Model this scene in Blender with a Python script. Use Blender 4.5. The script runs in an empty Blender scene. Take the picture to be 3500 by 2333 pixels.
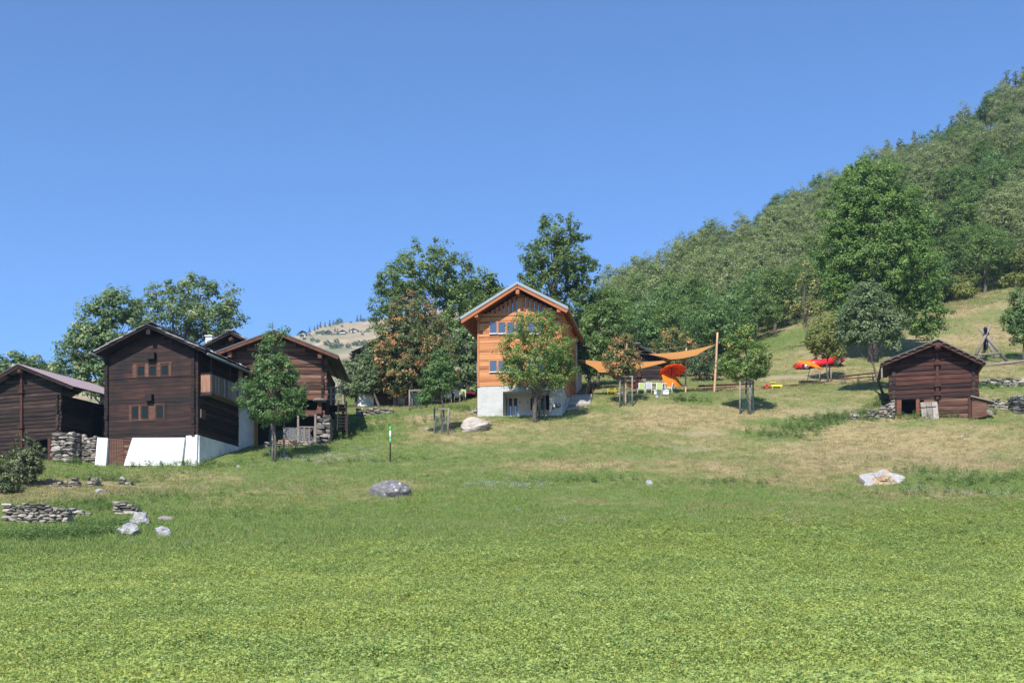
import bpy, math, random
import numpy as np
from mathutils import Vector, Matrix, noise as mnoise
R = math.radians
scene = bpy.context.scene
COL = scene.collection
random.seed(7)
rng = np.random.default_rng(11)

# ------------------------------------------------------------------ camera
F, HU, HV, W, H = 4000.0, 1750.0, 2080.0, 3500.0, 2333.0   # the photo was taken level, lens shifted upward
cam_d = bpy.data.cameras.new('camera')
cam = bpy.data.objects.new('camera', cam_d); COL.objects.link(cam)
cam.location = (0, 0, 0); cam.rotation_euler = (R(90), 0, 0)
cam_d.sensor_width = 36.0; cam_d.lens = F / W * 36.0
cam_d.shift_y = (HV - H / 2) / W
cam_d.clip_start = 0.5; cam_d.clip_end = 6000
scene.camera = cam

# ------------------------------------------------------------------ light
SUN_AZ, SUN_EL = 20.0, 45.0          # sun behind the camera, to the left
world = bpy.data.worlds.new('World'); scene.world = world; world.use_nodes = True
wn = world.node_tree
sky = wn.nodes.new('ShaderNodeTexSky'); sky.sky_type = 'NISHITA'; sky.sun_disc = False
sky.sun_elevation = R(SUN_EL); sky.sun_rotation = R(180 + SUN_AZ)
sky.altitude = 1200; sky.air_density = 1.0; sky.dust_density = 0.0; sky.ozone_density = 10.0
bg = wn.nodes['Background']; bg.inputs['Strength'].default_value = 0.127
wn.links.new(sky.outputs['Color'], bg.inputs['Color'])
sun_d = bpy.data.lights.new('sun', 'SUN'); sun_d.energy = 4.9; sun_d.angle = R(0.5); sun_d.color = (1.0, 0.95, 0.88)
sun = bpy.data.objects.new('sun', sun_d); COL.objects.link(sun)
sd = Vector((-math.sin(R(SUN_AZ)) * math.cos(R(SUN_EL)), -math.cos(R(SUN_AZ)) * math.cos(R(SUN_EL)), math.sin(R(SUN_EL))))
sun.rotation_euler = sd.to_track_quat('Z', 'Y').to_euler()
scene.view_settings.view_transform = 'Standard'; scene.view_settings.look = 'None'
scene.view_settings.exposure = 0.68; scene.view_settings.gamma = 1.0
scene.cycles.max_bounces = 6; scene.cycles.diffuse_bounces = 4; scene.cycles.transparent_max_bounces = 8

# ------------------------------------------------------------------ helpers
def px(u, v, Y):
    return Vector(((u - HU) / F * Y, Y, (HV - v) / F * Y))

def tag(o, label=None, cat=None, group=None, kind=None):
    if label: o['label'] = label
    if cat: o['category'] = cat
    if group: o['group'] = group
    if kind: o['kind'] = kind
    return o

def empty(name, loc, rz=0.0, label=None, cat=None, group=None):
    o = bpy.data.objects.new(name, None); COL.objects.link(o)
    o.location = loc; o.rotation_euler = (0, 0, rz); o.empty_display_size = 0.2
    return tag(o, label, cat, group)

def copy_tree(o, parent=None):
    c = o.copy(); COL.objects.link(c)
    if parent: c.parent = parent
    for ch in list(o.children): copy_tree(ch, c)
    return c

class MB:
    """collects shapes into one mesh"""
    def __init__(s):
        s.v = []; s.f = []; s.t = []; s.sm = []; s.tint = 0.5; s.smooth = False
    def add(s, vs, fs, tint=None, smooth=None):
        b = len(s.v); s.v.extend([tuple(p) for p in vs])
        for f in fs:
            s.f.append(tuple(i + b for i in f)); s.t.append(s.tint if tint is None else tint); s.sm.append(s.smooth if smooth is None else smooth)
        return s
    def box(s, x0, x1, y0, y1, z0, z1, tint=None):
        return s.add([(x0,y0,z0),(x1,y0,z0),(x1,y1,z0),(x0,y1,z0),(x0,y0,z1),(x1,y0,z1),(x1,y1,z1),(x0,y1,z1)],
                     [(0,3,2,1),(4,5,6,7),(0,1,5,4),(1,2,6,5),(2,3,7,6),(3,0,4,7)], tint)
    def beam(s, a, b, w, h, up=(0,0,1), tint=None, taper=1.0):
        a = Vector(a); b = Vector(b); d = (b - a).normalized(); up = Vector(up)
        if abs(d.dot(up)) > 0.98: up = Vector((0,1,0))
        sx = d.cross(up).normalized(); sz = sx.cross(d).normalized()
        vs = []
        for p, k in ((a, 1.0), (b, taper)):
            for i, j in ((-1,-1),(1,-1),(1,1),(-1,1)): vs.append(p + sx*(i*w*k/2) + sz*(j*h*k/2))
        return s.add(vs, [(0,3,2,1)[::-1] if False else (0,1,2,3),(7,6,5,4),(0,4,5,1),(1,5,6,2),(2,6,7,3),(3,7,4,0)], tint)
    def prism(s, poly, y0, y1, tint=None):
        n = len(poly)
        vs = [(x, y0, z) for x, z in poly] + [(x, y1, z) for x, z in poly]
        fs = [tuple(range(n)), tuple(range(2*n-1, n-1, -1))] + [(i, i+n, (i+1) % n + n, (i+1) % n) for i in range(n)]
        return s.add(vs, fs, tint)
    def prismx(s, poly, x0, x1, tint=None):
        n = len(poly)
        vs = [(x0, y, z) for y, z in poly] + [(x1, y, z) for y, z in poly]
        fs = [tuple(range(n)), tuple(range(2*n-1, n-1, -1))] + [(i, i+n, (i+1) % n + n, (i+1) % n) for i in range(n)]
        return s.add(vs, fs, tint)
    def tube(s, pts, rad, n=6, tint=None, cap=True):
        pts = [Vector(p) for p in pts]
        if not hasattr(rad, '__len__'): rad = [rad] * len(pts)
        vs = []; prev = None
        for i, p in enumerate(pts):
            d = (pts[min(i+1, len(pts)-1)] - pts[max(i-1, 0)]).normalized()
            up = Vector((0,0,1)) if abs(d.z) < 0.9 else Vector((1,0,0))
            if prev is not None:
                a = prev - d * prev.dot(d)
                a = a.normalized() if a.length > 1e-4 else d.cross(up).normalized()
            else: a = d.cross(up).normalized()
            prev = a; b = d.cross(a)
            for k in range(n):
                q = 2*math.pi*k/n
                vs.append(p + (a*math.cos(q) + b*math.sin(q)) * rad[i])
        fs = []
        for i in range(len(pts)-1):
            for k in range(n):
                fs.append((i*n+k, i*n+(k+1)%n, (i+1)*n+(k+1)%n, (i+1)*n+k))
        if cap: fs.append(tuple(range(n-1,-1,-1))); fs.append(tuple(range((len(pts)-1)*n, len(pts)*n)))
        return s.add(vs, fs, tint, True)
    def log(s, a, b, h, d, seg=5, jit=0.02, tint=None, flat=0.0):
        """a hewn log with a rounded section between a and b"""
        a = Vector(a); b = Vector(b); dr = (b-a); L = dr.length; dr.normalize()
        sx = dr.cross(Vector((0,0,1))).normalized()
        e1, e2 = .28 + .19*flat, .3 + .17*flat
        sec = [(-.5,-e1),(-e2,-.5),(e2,-.5),(.5,-e1),(.5,e1),(e2,.5),(-e2,.5),(-.5,e1)]
        vs = []
        for i in range(seg+1):
            p = a + dr*(L*i/seg) + Vector((0,0,random.uniform(-jit,jit))) + sx*random.uniform(-jit,jit)
            k = random.uniform(.93,1.05)
            for q, r in sec: vs.append(p + sx*(q*d) + Vector((0,0,r*h*k)))
        fs = []
        for i in range(seg):
            for k in range(8): fs.append((i*8+k,(i+1)*8+k,(i+1)*8+(k+1)%8,i*8+(k+1)%8))
        fs.append(tuple(range(7,-1,-1))[::-1]); fs.append(tuple(range(seg*8+7, seg*8-1, -1)))
        return s.add(vs, fs, random.random() if tint is None else tint)
    def rock(s, c, r, seed=0, sub=2, rough=0.25, boxy=0.0, tint=None, freq=1.3, rot=0.0, cuts=0):
        rs = random.Random(seed*7+3); planes = []
        for _ in range(cuts):
            pn = Vector((rs.gauss(0,1), rs.gauss(0,1), rs.gauss(0,.8))).normalized(); planes.append((pn, rs.uniform(.55,.85)))
        vs, fs = ICO[sub]; out = []; cz, sz_ = math.cos(rot), math.sin(rot)
        for v in vs:
            p = Vector(v)
            if boxy:
                q = Vector([math.copysign(abs(x)**(1-boxy), x) for x in p]); p = q / max(1e-6, max(abs(q.x),abs(q.y),abs(q.z))**(0.35))
            n = mnoise.fractal(p*freq + Vector((seed*3.7, seed*1.3, -seed*2.1)), 0.9, 2.0, 4)
            for pn, pd in planes:
                e = p.dot(pn) - pd
                if e > 0: p = p - pn*e*.92
            p = p * (1 + rough*n)
            x, y, z = p.x*r[0], p.y*r[1], p.z*r[2]
            out.append((c[0] + x*cz - y*sz_, c[1] + x*sz_ + y*cz, c[2] + z))
        return s.add(out, fs, random.random() if tint is None else tint, False)
    def build(s, name, mat, parent=None, loc=None):
        me = bpy.data.meshes.new(name); me.from_pydata(s.v, [], s.f)
        me.polygons.foreach_set('use_smooth', np.array(s.sm, dtype=bool))
        at = me.attributes.new('tint', 'FLOAT', 'FACE'); at.data.foreach_set('value', np.array(s.t, dtype=np.float32))
        me.materials.append(mat); me.update()
        import bmesh
        bm = bmesh.new(); bm.from_mesh(me); bmesh.ops.recalc_face_normals(bm, faces=bm.faces); bm.to_mesh(me); bm.free()
        o = bpy.data.objects.new(name, me); COL.objects.link(o)
        if parent: o.parent = parent
        if loc is not None: o.location = loc
        return o

def _ico(sub):
    import bmesh
    bm = bmesh.new(); bmesh.ops.create_icosphere(bm, subdivisions=sub, radius=1.0)
    vs = [tuple(v.co) for v in bm.verts]; fs = [tuple(v.index for v in f.verts) for f in bm.faces]; bm.free(); return vs, fs
ICO = {1: _ico(1), 2: _ico(2), 3: _ico(3), 4: _ico(4)}

# ------------------------------------------------------------------ materials
def ramp(nt, cols):
    r = nt.nodes.new('ShaderNodeValToRGB'); e = r.color_ramp.elements
    while len(e) < len(cols): e.new(0.5)
    for i, c in enumerate(cols):
        if len(c) == 4: e[i].position = c[3]
        else: e[i].position = 0.25 + 0.5*i/max(1, len(cols)-1)
        e[i].color = (c[0], c[1], c[2], 1)
    return r

def mat(name, cols, scale=(3,3,3), rough=0.8, bump=0.3, ta=0.3, detail=6.0, dist=0.02, spec=0.3, metal=0.0, second=None):
    m = bpy.data.materials.new(name); m.use_nodes = True; nt = m.node_tree; p = nt.nodes['Principled BSDF']
    tc = nt.nodes.new('ShaderNodeTexCoord'); mp = nt.nodes.new('ShaderNodeMapping'); mp.inputs['Scale'].default_value = scale
    nt.links.new(tc.outputs['Object'], mp.inputs['Vector'])
    n = nt.nodes.new('ShaderNodeTexNoise'); n.inputs['Scale'].default_value = 1.0; n.inputs['Detail'].default_value = detail; n.inputs['Roughness'].default_value = 0.62
    nt.links.new(mp.outputs['Vector'], n.inputs['Vector'])
    at = nt.nodes.new('ShaderNodeAttribute'); at.attribute_name = 'tint'
    mx = nt.nodes.new('ShaderNodeMix'); mx.inputs[0].default_value = ta
    nt.links.new(n.outputs['Fac'], mx.inputs[2]); nt.links.new(at.outputs['Fac'], mx.inputs[3])
    r = ramp(nt, cols); nt.links.new(mx.outputs[0], r.inputs['Fac'])
    out = r.outputs['Color']
    if second:        # (colour, scale, low, high): blotches of another colour, e.g. lichen or weathering
        c2, sc, lo, hi = second
        n2 = nt.nodes.new('ShaderNodeTexNoise'); n2.inputs['Scale'].default_value = sc; n2.inputs['Detail'].default_value = 5
        nt.links.new(tc.outputs['Object'], n2.inputs['Vector'])
        mr = nt.nodes.new('ShaderNodeMapRange'); mr.inputs[1].default_value = lo; mr.inputs[2].default_value = hi
        nt.links.new(n2.outputs['Fac'], mr.inputs[0])
        mm = nt.nodes.new('ShaderNodeMix'); mm.data_type = 'RGBA'; mm.inputs[7].default_value = (*c2, 1)
        nt.links.new(mr.outputs[0], mm.inputs[0]); nt.links.new(out, mm.inputs[6]); out = mm.outputs[2]
    nt.links.new(out, p.inputs['Base Color'])
    p.inputs['Roughness'].default_value = rough; p.inputs['Metallic'].default_value = metal
    p.inputs['Specular IOR Level'].default_value = spec
    if bump:
        b = nt.nodes.new('ShaderNodeBump'); b.inputs['Strength'].default_value = bump; b.inputs['Distance'].default_value = dist
        nt.links.new(n.outputs['Fac'], b.inputs['Height']); nt.links.new(b.outputs['Normal'], p.inputs['Normal'])
    return m

def leafmat(name, cols, trans=0.52, rough=0.5, inst=None, spec=0.45, gain=2.9, blue=1.25):
    cols = [(c[0]*gain, c[1]*gain, c[2]*gain*blue) + tuple(c[3:]) for c in cols]
    m = bpy.data.materials.new(name); m.use_nodes = True; nt = m.node_tree; p = nt.nodes['Principled BSDF']
    at = nt.nodes.new('ShaderNodeAttribute'); at.attribute_name = 'tint'
    r = ramp(nt, cols)
    if inst:          # a second ramp chosen by an attribute carried on the instanced points
        ai = nt.nodes.new('ShaderNodeAttribute'); ai.attribute_type = 'INSTANCER'; ai.attribute_name = 'dry'
        r2 = ramp(nt, inst); nt.links.new(at.outputs['Fac'], r.inputs['Fac']); nt.links.new(at.outputs['Fac'], r2.inputs['Fac'])
        mm = nt.nodes.new('ShaderNodeMix'); mm.data_type = 'RGBA'
        nt.links.new(ai.outputs['Fac'], mm.inputs[0]); nt.links.new(r.outputs['Color'], mm.inputs[6]); nt.links.new(r2.outputs['Color'], mm.inputs[7])
        colr = mm.outputs[2]
    else:
        nt.links.new(at.outputs['Fac'], r.inputs['Fac']); colr = r.outputs['Color']
    nt.links.new(colr, p.inputs['Base Color']); p.inputs['Roughness'].default_value = rough; p.inputs['Specular IOR Level'].default_value = spec
    tr = nt.nodes.new('ShaderNodeBsdfTranslucent'); nt.links.new(colr, tr.inputs['Color'])
    ms = nt.nodes.new('ShaderNodeMixShader'); ms.inputs[0].default_value = trans
    nt.links.new(p.outputs[0], ms.inputs[1]); nt.links.new(tr.outputs[0], ms.inputs[2])
    nt.links.new(ms.outputs[0], nt.nodes['Material Output'].inputs['Surface'])
    return m

def glassmat(name, col=(0.02,0.025,0.03), rough=0.08):
    m = bpy.data.materials.new(name); m.use_nodes = True; p = m.node_tree.nodes['Principled BSDF']
    p.inputs['Base Color'].default_value = (*col, 1); p.inputs['Roughness'].default_value = rough; p.inputs['Specular IOR Level'].default_value = 0.7
    return m

def clothmat(name, col, trans=0.45):
    m = mat(name, [tuple(c*0.88 for c in col), col], (6,6,6), 0.85, 0.15, 0.4)
    nt = m.node_tree; p = nt.nodes['Principled BSDF']; src = p.inputs['Base Color'].links[0].from_socket
    tr = nt.nodes.new('ShaderNodeBsdfTranslucent'); nt.links.new(src, tr.inputs['Color'])
    ms = nt.nodes.new('ShaderNodeMixShader'); ms.inputs[0].default_value = trans
    nt.links.new(p.outputs[0], ms.inputs[1]); nt.links.new(tr.outputs[0], ms.inputs[2])
    nt.links.new(ms.outputs[0], nt.nodes['Material Output'].inputs['Surface'])
    return m

M = {}
M['darkwood'] = mat('sun_darkened_wood', [(0.005,0.004,0.0042),(0.0125,0.0075,0.0068),(0.034,0.0145,0.0105),(0.085,0.032,0.020)], (0.5,0.5,8), 0.75, 0.5, 0.22, second=((0.008,0.0065,0.0068),0.6,0.48,0.68))
M['darklog'] = mat('old_dark_logs', [(0.0055,0.0045,0.0046),(0.0145,0.0085,0.0072),(0.040,0.022,0.0165),(0.085,0.055,0.042)], (0.7,0.7,12), 0.8, 0.7, 0.25, second=((0.038,0.022,0.016),0.7,0.60,0.78))
M['redlog'] = mat('reddish_old_logs', [(0.006,0.0045,0.0045),(0.018,0.008,0.0065),(0.055,0.019,0.0135),(0.12,0.045,0.03)], (0.7,0.7,13), 0.8, 0.7, 0.25)
M['brownlog'] = mat('brown_weathered_logs', [(0.020,0.012,0.009),(0.060,0.027,0.018),(0.14,0.070,0.046),(0.24,0.15,0.11)], (0.7,0.7,13), 0.85, 0.7, 0.3)
M['midpost'] = mat('dark_red_brown_post', [(0.020,0.010,0.008),(0.060,0.022,0.014),(0.12,0.045,0.028)], (5,5,2), 0.8, 0.5, 0.3)
M['rust'] = mat('rust_brown_board', [(0.035,0.014,0.009),(0.125,0.048,0.027),(0.21,0.092,0.053)], (2,2,9), 0.8, 0.4, 0.3)
M['paleboard'] = mat('pale_brown_board', [(0.11,0.052,0.032),(0.24,0.125,0.080),(0.36,0.21,0.14)], (9,9,1.5), 0.8, 0.4, 0.3)  # paler brown board of the gallery front
M['newwood'] = mat('orange_larch_boards', [(0.25,0.080,0.028),(0.43,0.165,0.058),(0.56,0.27,0.110)], (0.7,0.7,14), 0.6, 0.3, 0.55, second=((0.50,0.21,0.075),0.5,0.5,0.75))
M['soffit'] = mat('orange_soffit_wood', [(0.28,0.085,0.025),(0.42,0.14,0.045)], (3,1,3), 0.6, 0.2, 0.4)
M['greywood'] = mat('silver_grey_weathered_wood', [(0.10,0.082,0.070),(0.21,0.18,0.155),(0.32,0.28,0.25)], (4,4,4), 0.85, 0.5, 0.4)
M['palewood'] = mat('pale_peeled_pole', [(0.42,0.25,0.15),(0.56,0.36,0.22)], (6,6,1.2), 0.7, 0.3, 0.3)
M['slate'] = mat('grey_stone_slates', [(0.06,0.057,0.057),(0.15,0.145,0.14),(0.30,0.29,0.28)], (3,3,3), 0.85, 0.5, 0.6)
M['stairstone'] = mat('pale_stair_stone', [(0.20,0.19,0.18),(0.36,0.35,0.33),(0.50,0.48,0.46)], (4,4,9), 0.9, 0.6, 0.5)
M['mauve'] = mat('mauve_painted_sheet', [(0.22,0.17,0.18),(0.27,0.205,0.215)], (1.5,1.5,1.5), 0.5, 0.05, 0.2, spec=0.3)
M['sheet'] = mat('dark_grey_roof_sheet', [(0.07,0.07,0.072),(0.12,0.12,0.122)], (2,2,2), 0.6, 0.05, 0.3)
M['zinc'] = mat('zinc_sheet', [(0.19,0.225,0.235),(0.25,0.285,0.295)], (2,2,2), 0.5, 0.04, 0.3, metal=0.2)
M['white'] = mat('white_lime_plaster', [(0.52,0.525,0.52),(0.74,0.74,0.73)], (0.9,0.9,1.6), 0.9, 0.5, 0.05, dist=0.04, second=((0.42,0.39,0.34),1.2,0.54,0.80))
M['cream'] = mat('cream_plaster', [(0.50,0.41,0.34),(0.58,0.49,0.41)], (1.5,1.5,1.5), 0.9, 0.15, 0.1)
M['concrete'] = mat('pale_concrete', [(0.38,0.388,0.378),(0.49,0.495,0.485)], (1.3,1.3,2.6), 0.85, 0.15, 0.1, second=((0.31,0.315,0.31),0.8,0.52,0.75))
M['stone'] = mat('dry_wall_stone', [(0.10,0.09,0.078),(0.21,0.185,0.16),(0.36,0.32,0.285)], (4,4,7), 0.9, 0.6, 0.55)
M['beigerock'] = mat('beige_boulder_rock', [(0.20,0.165,0.135),(0.35,0.305,0.26),(0.47,0.43,0.385)], (1.6,1.6,3), 0.9, 0.8, 0.1, dist=0.08)
M['greyrock'] = mat('grey_boulder_rock', [(0.055,0.055,0.06),(0.13,0.125,0.13),(0.22,0.21,0.21)], (2.6,2.6,2.6), 0.9, 0.8, 0.05, dist=0.06, second=((0.45,0.44,0.42),3.0,0.58,0.66))
M['whiterock'] = mat('pale_grey_rock', [(0.12,0.122,0.125),(0.28,0.28,0.28),(0.44,0.435,0.425)], (2.4,2.4,3.2), 0.9, 0.9, 0.05, dist=0.08)
M['black'] = mat('dark_interior', [(0.006,0.005,0.005),(0.012,0.010,0.009)], (2,2,2), 0.9, 0.0)  # shade of openings and interiors put into the colour; also pictogram black
M['glass'] = glassmat('window_glass', (0.012,0.018,0.018), 0.25); M['glass'].node_tree.nodes['Principled BSDF'].inputs['Specular IOR Level'].default_value = 0.12
M['blueglass'] = glassmat('sky_reflecting_glass', (0.045,0.05,0.05), 0.03); M['blueglass'].node_tree.nodes['Principled BSDF'].inputs['IOR'].default_value = 2.1
M['bark'] = mat('grey_brown_bark', [(0.045,0.036,0.030),(0.10,0.082,0.068),(0.17,0.145,0.125)], (7,7,2), 0.9, 0.8, 0.2)
M['birchbark'] = mat('pale_bark', [(0.13,0.12,0.11),(0.30,0.29,0.27)], (6,6,3), 0.9, 0.4, 0.2)
M['whitepaint'] = mat('white_painted_metal', [(0.66,0.67,0.68),(0.76,0.77,0.78)], (5,5,5), 0.45, 0.0, 0.1)
M['limeseat'] = mat('pale_lime_fabric', [(0.42,0.52,0.20),(0.50,0.60,0.26)], (8,8,8), 0.8, 0.1)
M['greyseat'] = mat('pale_grey_fabric', [(0.42,0.43,0.46),(0.50,0.51,0.54)], (8,8,8), 0.8, 0.1)
M['yellow'] = mat('yellow_plastic', [(0.66,0.58,0.03),(0.74,0.66,0.05)], (5,5,5), 0.45, 0.0)
M['redpaint'] = mat('red_car_paint', [(0.50,0.008,0.012),(0.58,0.012,0.016)], (2,2,2), 0.25, 0.0, 0.1, spec=0.6)
M['tyre'] = mat('tyre_rubber', [(0.02,0.02,0.02),(0.035,0.034,0.033)], (9,9,9), 0.85, 0.1)
M['chrome'] = mat('dull_chrome', [(0.32,0.32,0.33),(0.42,0.42,0.43)], (9,9,9), 0.35, 0.0, 0.1, metal=0.6)
M['orangecloth'] = clothmat('orange_parasol_cloth', (0.84,0.19,0.014), 0.6)
M['lightorange'] = clothmat('light_orange_cloth', (0.80,0.27,0.02), 0.35)  # lighter orange cloth of the lying parasol and the one before the car
M['sailcloth'] = clothmat('ochre_sail_cloth', (0.58,0.28,0.085), 0.4)
M['darkred'] = clothmat('dark_red_cloth', (0.20,0.020,0.022), 0.3)
M['metal'] = mat('grey_steel', [(0.16,0.17,0.17),(0.24,0.25,0.25)], (9,9,9), 0.45, 0.0, 0.1, metal=0.5)
M['darkmetal'] = mat('dark_steel', [(0.03,0.03,0.032),(0.05,0.05,0.052)], (9,9,9), 0.5, 0.0, 0.1, metal=0.4)
M['greennet'] = mat('green_wire_netting', [(0.03,0.09,0.06),(0.05,0.13,0.09)], (9,9,9), 0.6, 0.0)
M['greenband'] = mat('green_marker_paint', [(0.05,0.55,0.12),(0.06,0.62,0.15)], (9,9,9), 0.5, 0.0)
M['redwoodbench'] = mat('red_brown_bench_wood', [(0.12,0.035,0.025),(0.20,0.065,0.05)], (2,8,8), 0.6, 0.1)
M['brownbench'] = mat('brown_bench_wood', [(0.10,0.055,0.035),(0.17,0.10,0.065)], (2,8,8), 0.65, 0.1)
M['osb'] = mat('tan_chipboard', [(0.34,0.19,0.07),(0.45,0.27,0.11)], (7,7,7), 0.8, 0.1)
M['stumptop'] = mat('sawn_stump_wood', [(0.16,0.155,0.15),(0.30,0.29,0.285),(0.46,0.45,0.44)], (7,7,7), 0.95, 0.8, 0.1, second=((0.36,0.24,0.13),1.3,0.52,0.68))
# foliage
M['lf_ash'] = leafmat('ash_leaves', [(0.034,0.058,0.018,0.0),(0.062,0.095,0.032,0.5),(0.115,0.145,0.055,0.97),(0.20,0.20,0.07,1.0)])
M['lf_ashy'] = leafmat('ash_leaves_with_yellow', [(0.034,0.058,0.018,0.0),(0.064,0.096,0.032,0.5),(0.125,0.15,0.055,0.90),(0.26,0.23,0.07,1.0)])
M['lf_dark'] = leafmat('dark_green_leaves', [(0.028,0.049,0.014,0.0),(0.054,0.083,0.023,0.55),(0.100,0.130,0.042,1.0)], gain=3.0, blue=0.95)
M['lf_mid'] = leafmat('mid_green_leaves', [(0.030,0.060,0.014,0.0),(0.060,0.104,0.026,0.55),(0.115,0.165,0.05,1.0)], gain=2.6)
M['lf_big'] = leafmat('rich_green_leaves', [(0.032,0.060,0.011,0.0),(0.066,0.108,0.020,0.55),(0.125,0.165,0.040,1.0)], blue=1.3)
M['lf_orange'] = leafmat('browning_maple_leaves', [(0.032,0.052,0.016,0.0),(0.064,0.092,0.028,0.50),(0.11,0.105,0.034,0.62),(0.24,0.125,0.042,0.72),(0.30,0.165,0.065,1.0)], gain=2.6)
M['lf_semi'] = leafmat('part_browned_leaves', [(0.034,0.062,0.016,0.0),(0.075,0.112,0.030,0.62),(0.15,0.14,0.04,0.80),(0.34,0.16,0.055,0.94),(0.40,0.20,0.08,1.0)], gain=2.3)
M['lf_yelgreen'] = leafmat('green_leaves_some_yellow', [(0.036,0.072,0.013,0.0),(0.078,0.125,0.025,0.6),(0.16,0.18,0.045,0.84),(0.30,0.21,0.06,1.0)], gain=2.7)
M['lf_yellow'] = leafmat('yellow_leaves', [(0.09,0.13,0.03,0.0),(0.20,0.21,0.06,0.5),(0.36,0.33,0.11,1.0)], gain=1.7)
M['lf_pear'] = leafmat('grey_green_leaves', [(0.040,0.062,0.028,0.0),(0.080,0.110,0.050,0.5),(0.145,0.175,0.090,1.0)], gain=2.5, blue=1.0)
M['lf_olive'] = leafmat('olive_leaves', [(0.045,0.060,0.013,0.0),(0.095,0.11,0.024,0.6),(0.19,0.165,0.04,1.0)])
M['lf_birch'] = leafmat('silver_green_leaves', [(0.078,0.098,0.044,0.0),(0.135,0.162,0.078,0.5),(0.21,0.235,0.125,1.0)], gain=2.15, blue=0.85)
M['lf_conifer'] = leafmat('conifer_needles', [(0.040,0.055,0.030,0.0),(0.070,0.085,0.050,0.55),(0.11,0.12,0.075,1.0)], 0.25, gain=2.0, blue=1.0)
M['lf_juniper'] = leafmat('juniper_needles', [(0.030,0.042,0.016,0.0),(0.070,0.085,0.030,0.55),(0.14,0.145,0.06,1.0)], 0.15, gain=1.7, blue=1.1)
M['lf_rose'] = leafmat('rose_hip_leaves', [(0.024,0.045,0.016,0.0),(0.052,0.082,0.030,0.6),(0.085,0.11,0.045,0.93),(0.35,0.06,0.03,1.0)])

# ------------------------------------------------------------------ ground form
PROF = {   # column u: list of (distance, v at which that ground shows)
  0:   [(58,1838),(64,1775),(70,1700),(76,1640),(82,1592),(90,1545),(100,1500),(115,1460),(130,1440),(260,1440)],
  500: [(58,1840),(66,1765),(76,1668),(82,1596),(90,1545),(100,1490),(115,1440),(130,1420),(260,1420)],
  850: [(58,1842),(66,1752),(76,1645),(82,1575),(90,1520),(97,1480),(106,1420),(118,1375),(135,1350),(260,1350)],
  1150:[(58,1845),(66,1748),(76,1636),(80,1590),(87,1520),(95,1462),(101,1420),(106,1392),(118,1370),(135,1345),(260,1345)],
  1500:[(58,1848),(66,1748),(76,1640),(80,1588),(87,1500),(92,1450),(99,1400),(104,1378),(112,1350),(125,1315),(150,1290),(260,1290)],
  1800:[(58,1850),(66,1752),(76,1640),(82,1560),(90,1462),(96,1412),(104,1350),(112,1310),(125,1270),(150,1220),(200,1170),(260,1160)],
  2150:[(58,1850),(66,1752),(76,1640),(82,1560),(89,1470),(95,1400),(99,1352),(107,1322),(118,1295),(135,1262),(165,1195),(200,1120),(235,1060),(260,1055)],
  2450:[(58,1850),(66,1752),(76,1650),(84,1540),(90,1465),(96,1392),(102,1342),(110,1320),(120,1285),(135,1225),(150,1180),(175,1110),(210,1000),(250,900),(265,890)],
  2800:[(58,1850),(66,1755),(76,1650),(84,1550),(90,1485),(96,1405),(103,1335),(110,1310),(115,1272),(119,1240),(128,1180),(145,1105),(165,1040),(200,900),(240,780),(265,720)],
  3150:[(58,1850),(66,1757),(75,1650),(84,1550),(93,1425),(100,1350),(107,1290),(115,1245),(125,1195),(140,1120),(160,1040),(200,830),(240,660),(275,560)],
  3500:[(58,1850),(66,1757),(75,1650),(84,1545),(93,1420),(100,1345),(107,1290),(115,1240),(125,1180),(140,1085),(160,975),(200,740),(240,560),(290,362)],
  4300:[(58,1850),(66,1757),(75,1640),(84,1520),(93,1390),(100,1310),(107,1250),(115,1190),(125,1120),(140,1010),(160,860),(200,590),(240,380),(310,160)],
}
NEAR = [(34,2080),(44,1985),(52,1905)]
_us = np.array(sorted(PROF)); _ys = np.arange(0, 600, 1.0)
_tab = []
for u_ in _us:
    pts = [(0,-1.6),(10,-1.5),(21,-1.33)] + [(y,(HV-v)/F*y) for y,v in NEAR + PROF[u_]]
    yy = [p[0] for p in pts]; zz = [p[1] for p in pts]
    pts_z = np.interp(_ys, yy, zz)
    k = np.ones(5)/5; z2 = np.convolve(np.pad(pts_z, 2, mode='edge'), k, 'valid'); _tab.append(z2)
_tab = np.array(_tab)

class VN:
    """2-d value noise"""
    def __init__(s, seed): s.g = np.random.default_rng(seed).random((256,256))
    def __call__(s, x, y):
        x0 = np.floor(x).astype(int); y0 = np.floor(y).astype(int); fx = x-x0; fy = y-y0
        fx = fx*fx*(3-2*fx); fy = fy*fy*(3-2*fy); g = s.g
        a = g[x0%256,y0%256]; b = g[(x0+1)%256,y0%256]; c = g[x0%256,(y0+1)%256]; d = g[(x0+1)%256,(y0+1)%256]
        return (a*(1-fx)+b*fx)*(1-fy)+(c*(1-fx)+d*fx)*fy
vn1, vn2, vn3 = VN(1), VN(2), VN(3)
def fbm(n, x, y, o=4):
    r = 0; a = 0.5; t = 0
    for i in range(o): r = r + a*n(x*2**i+17*i, y*2**i+5*i); t += a; a *= 0.55
    return r/t

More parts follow.
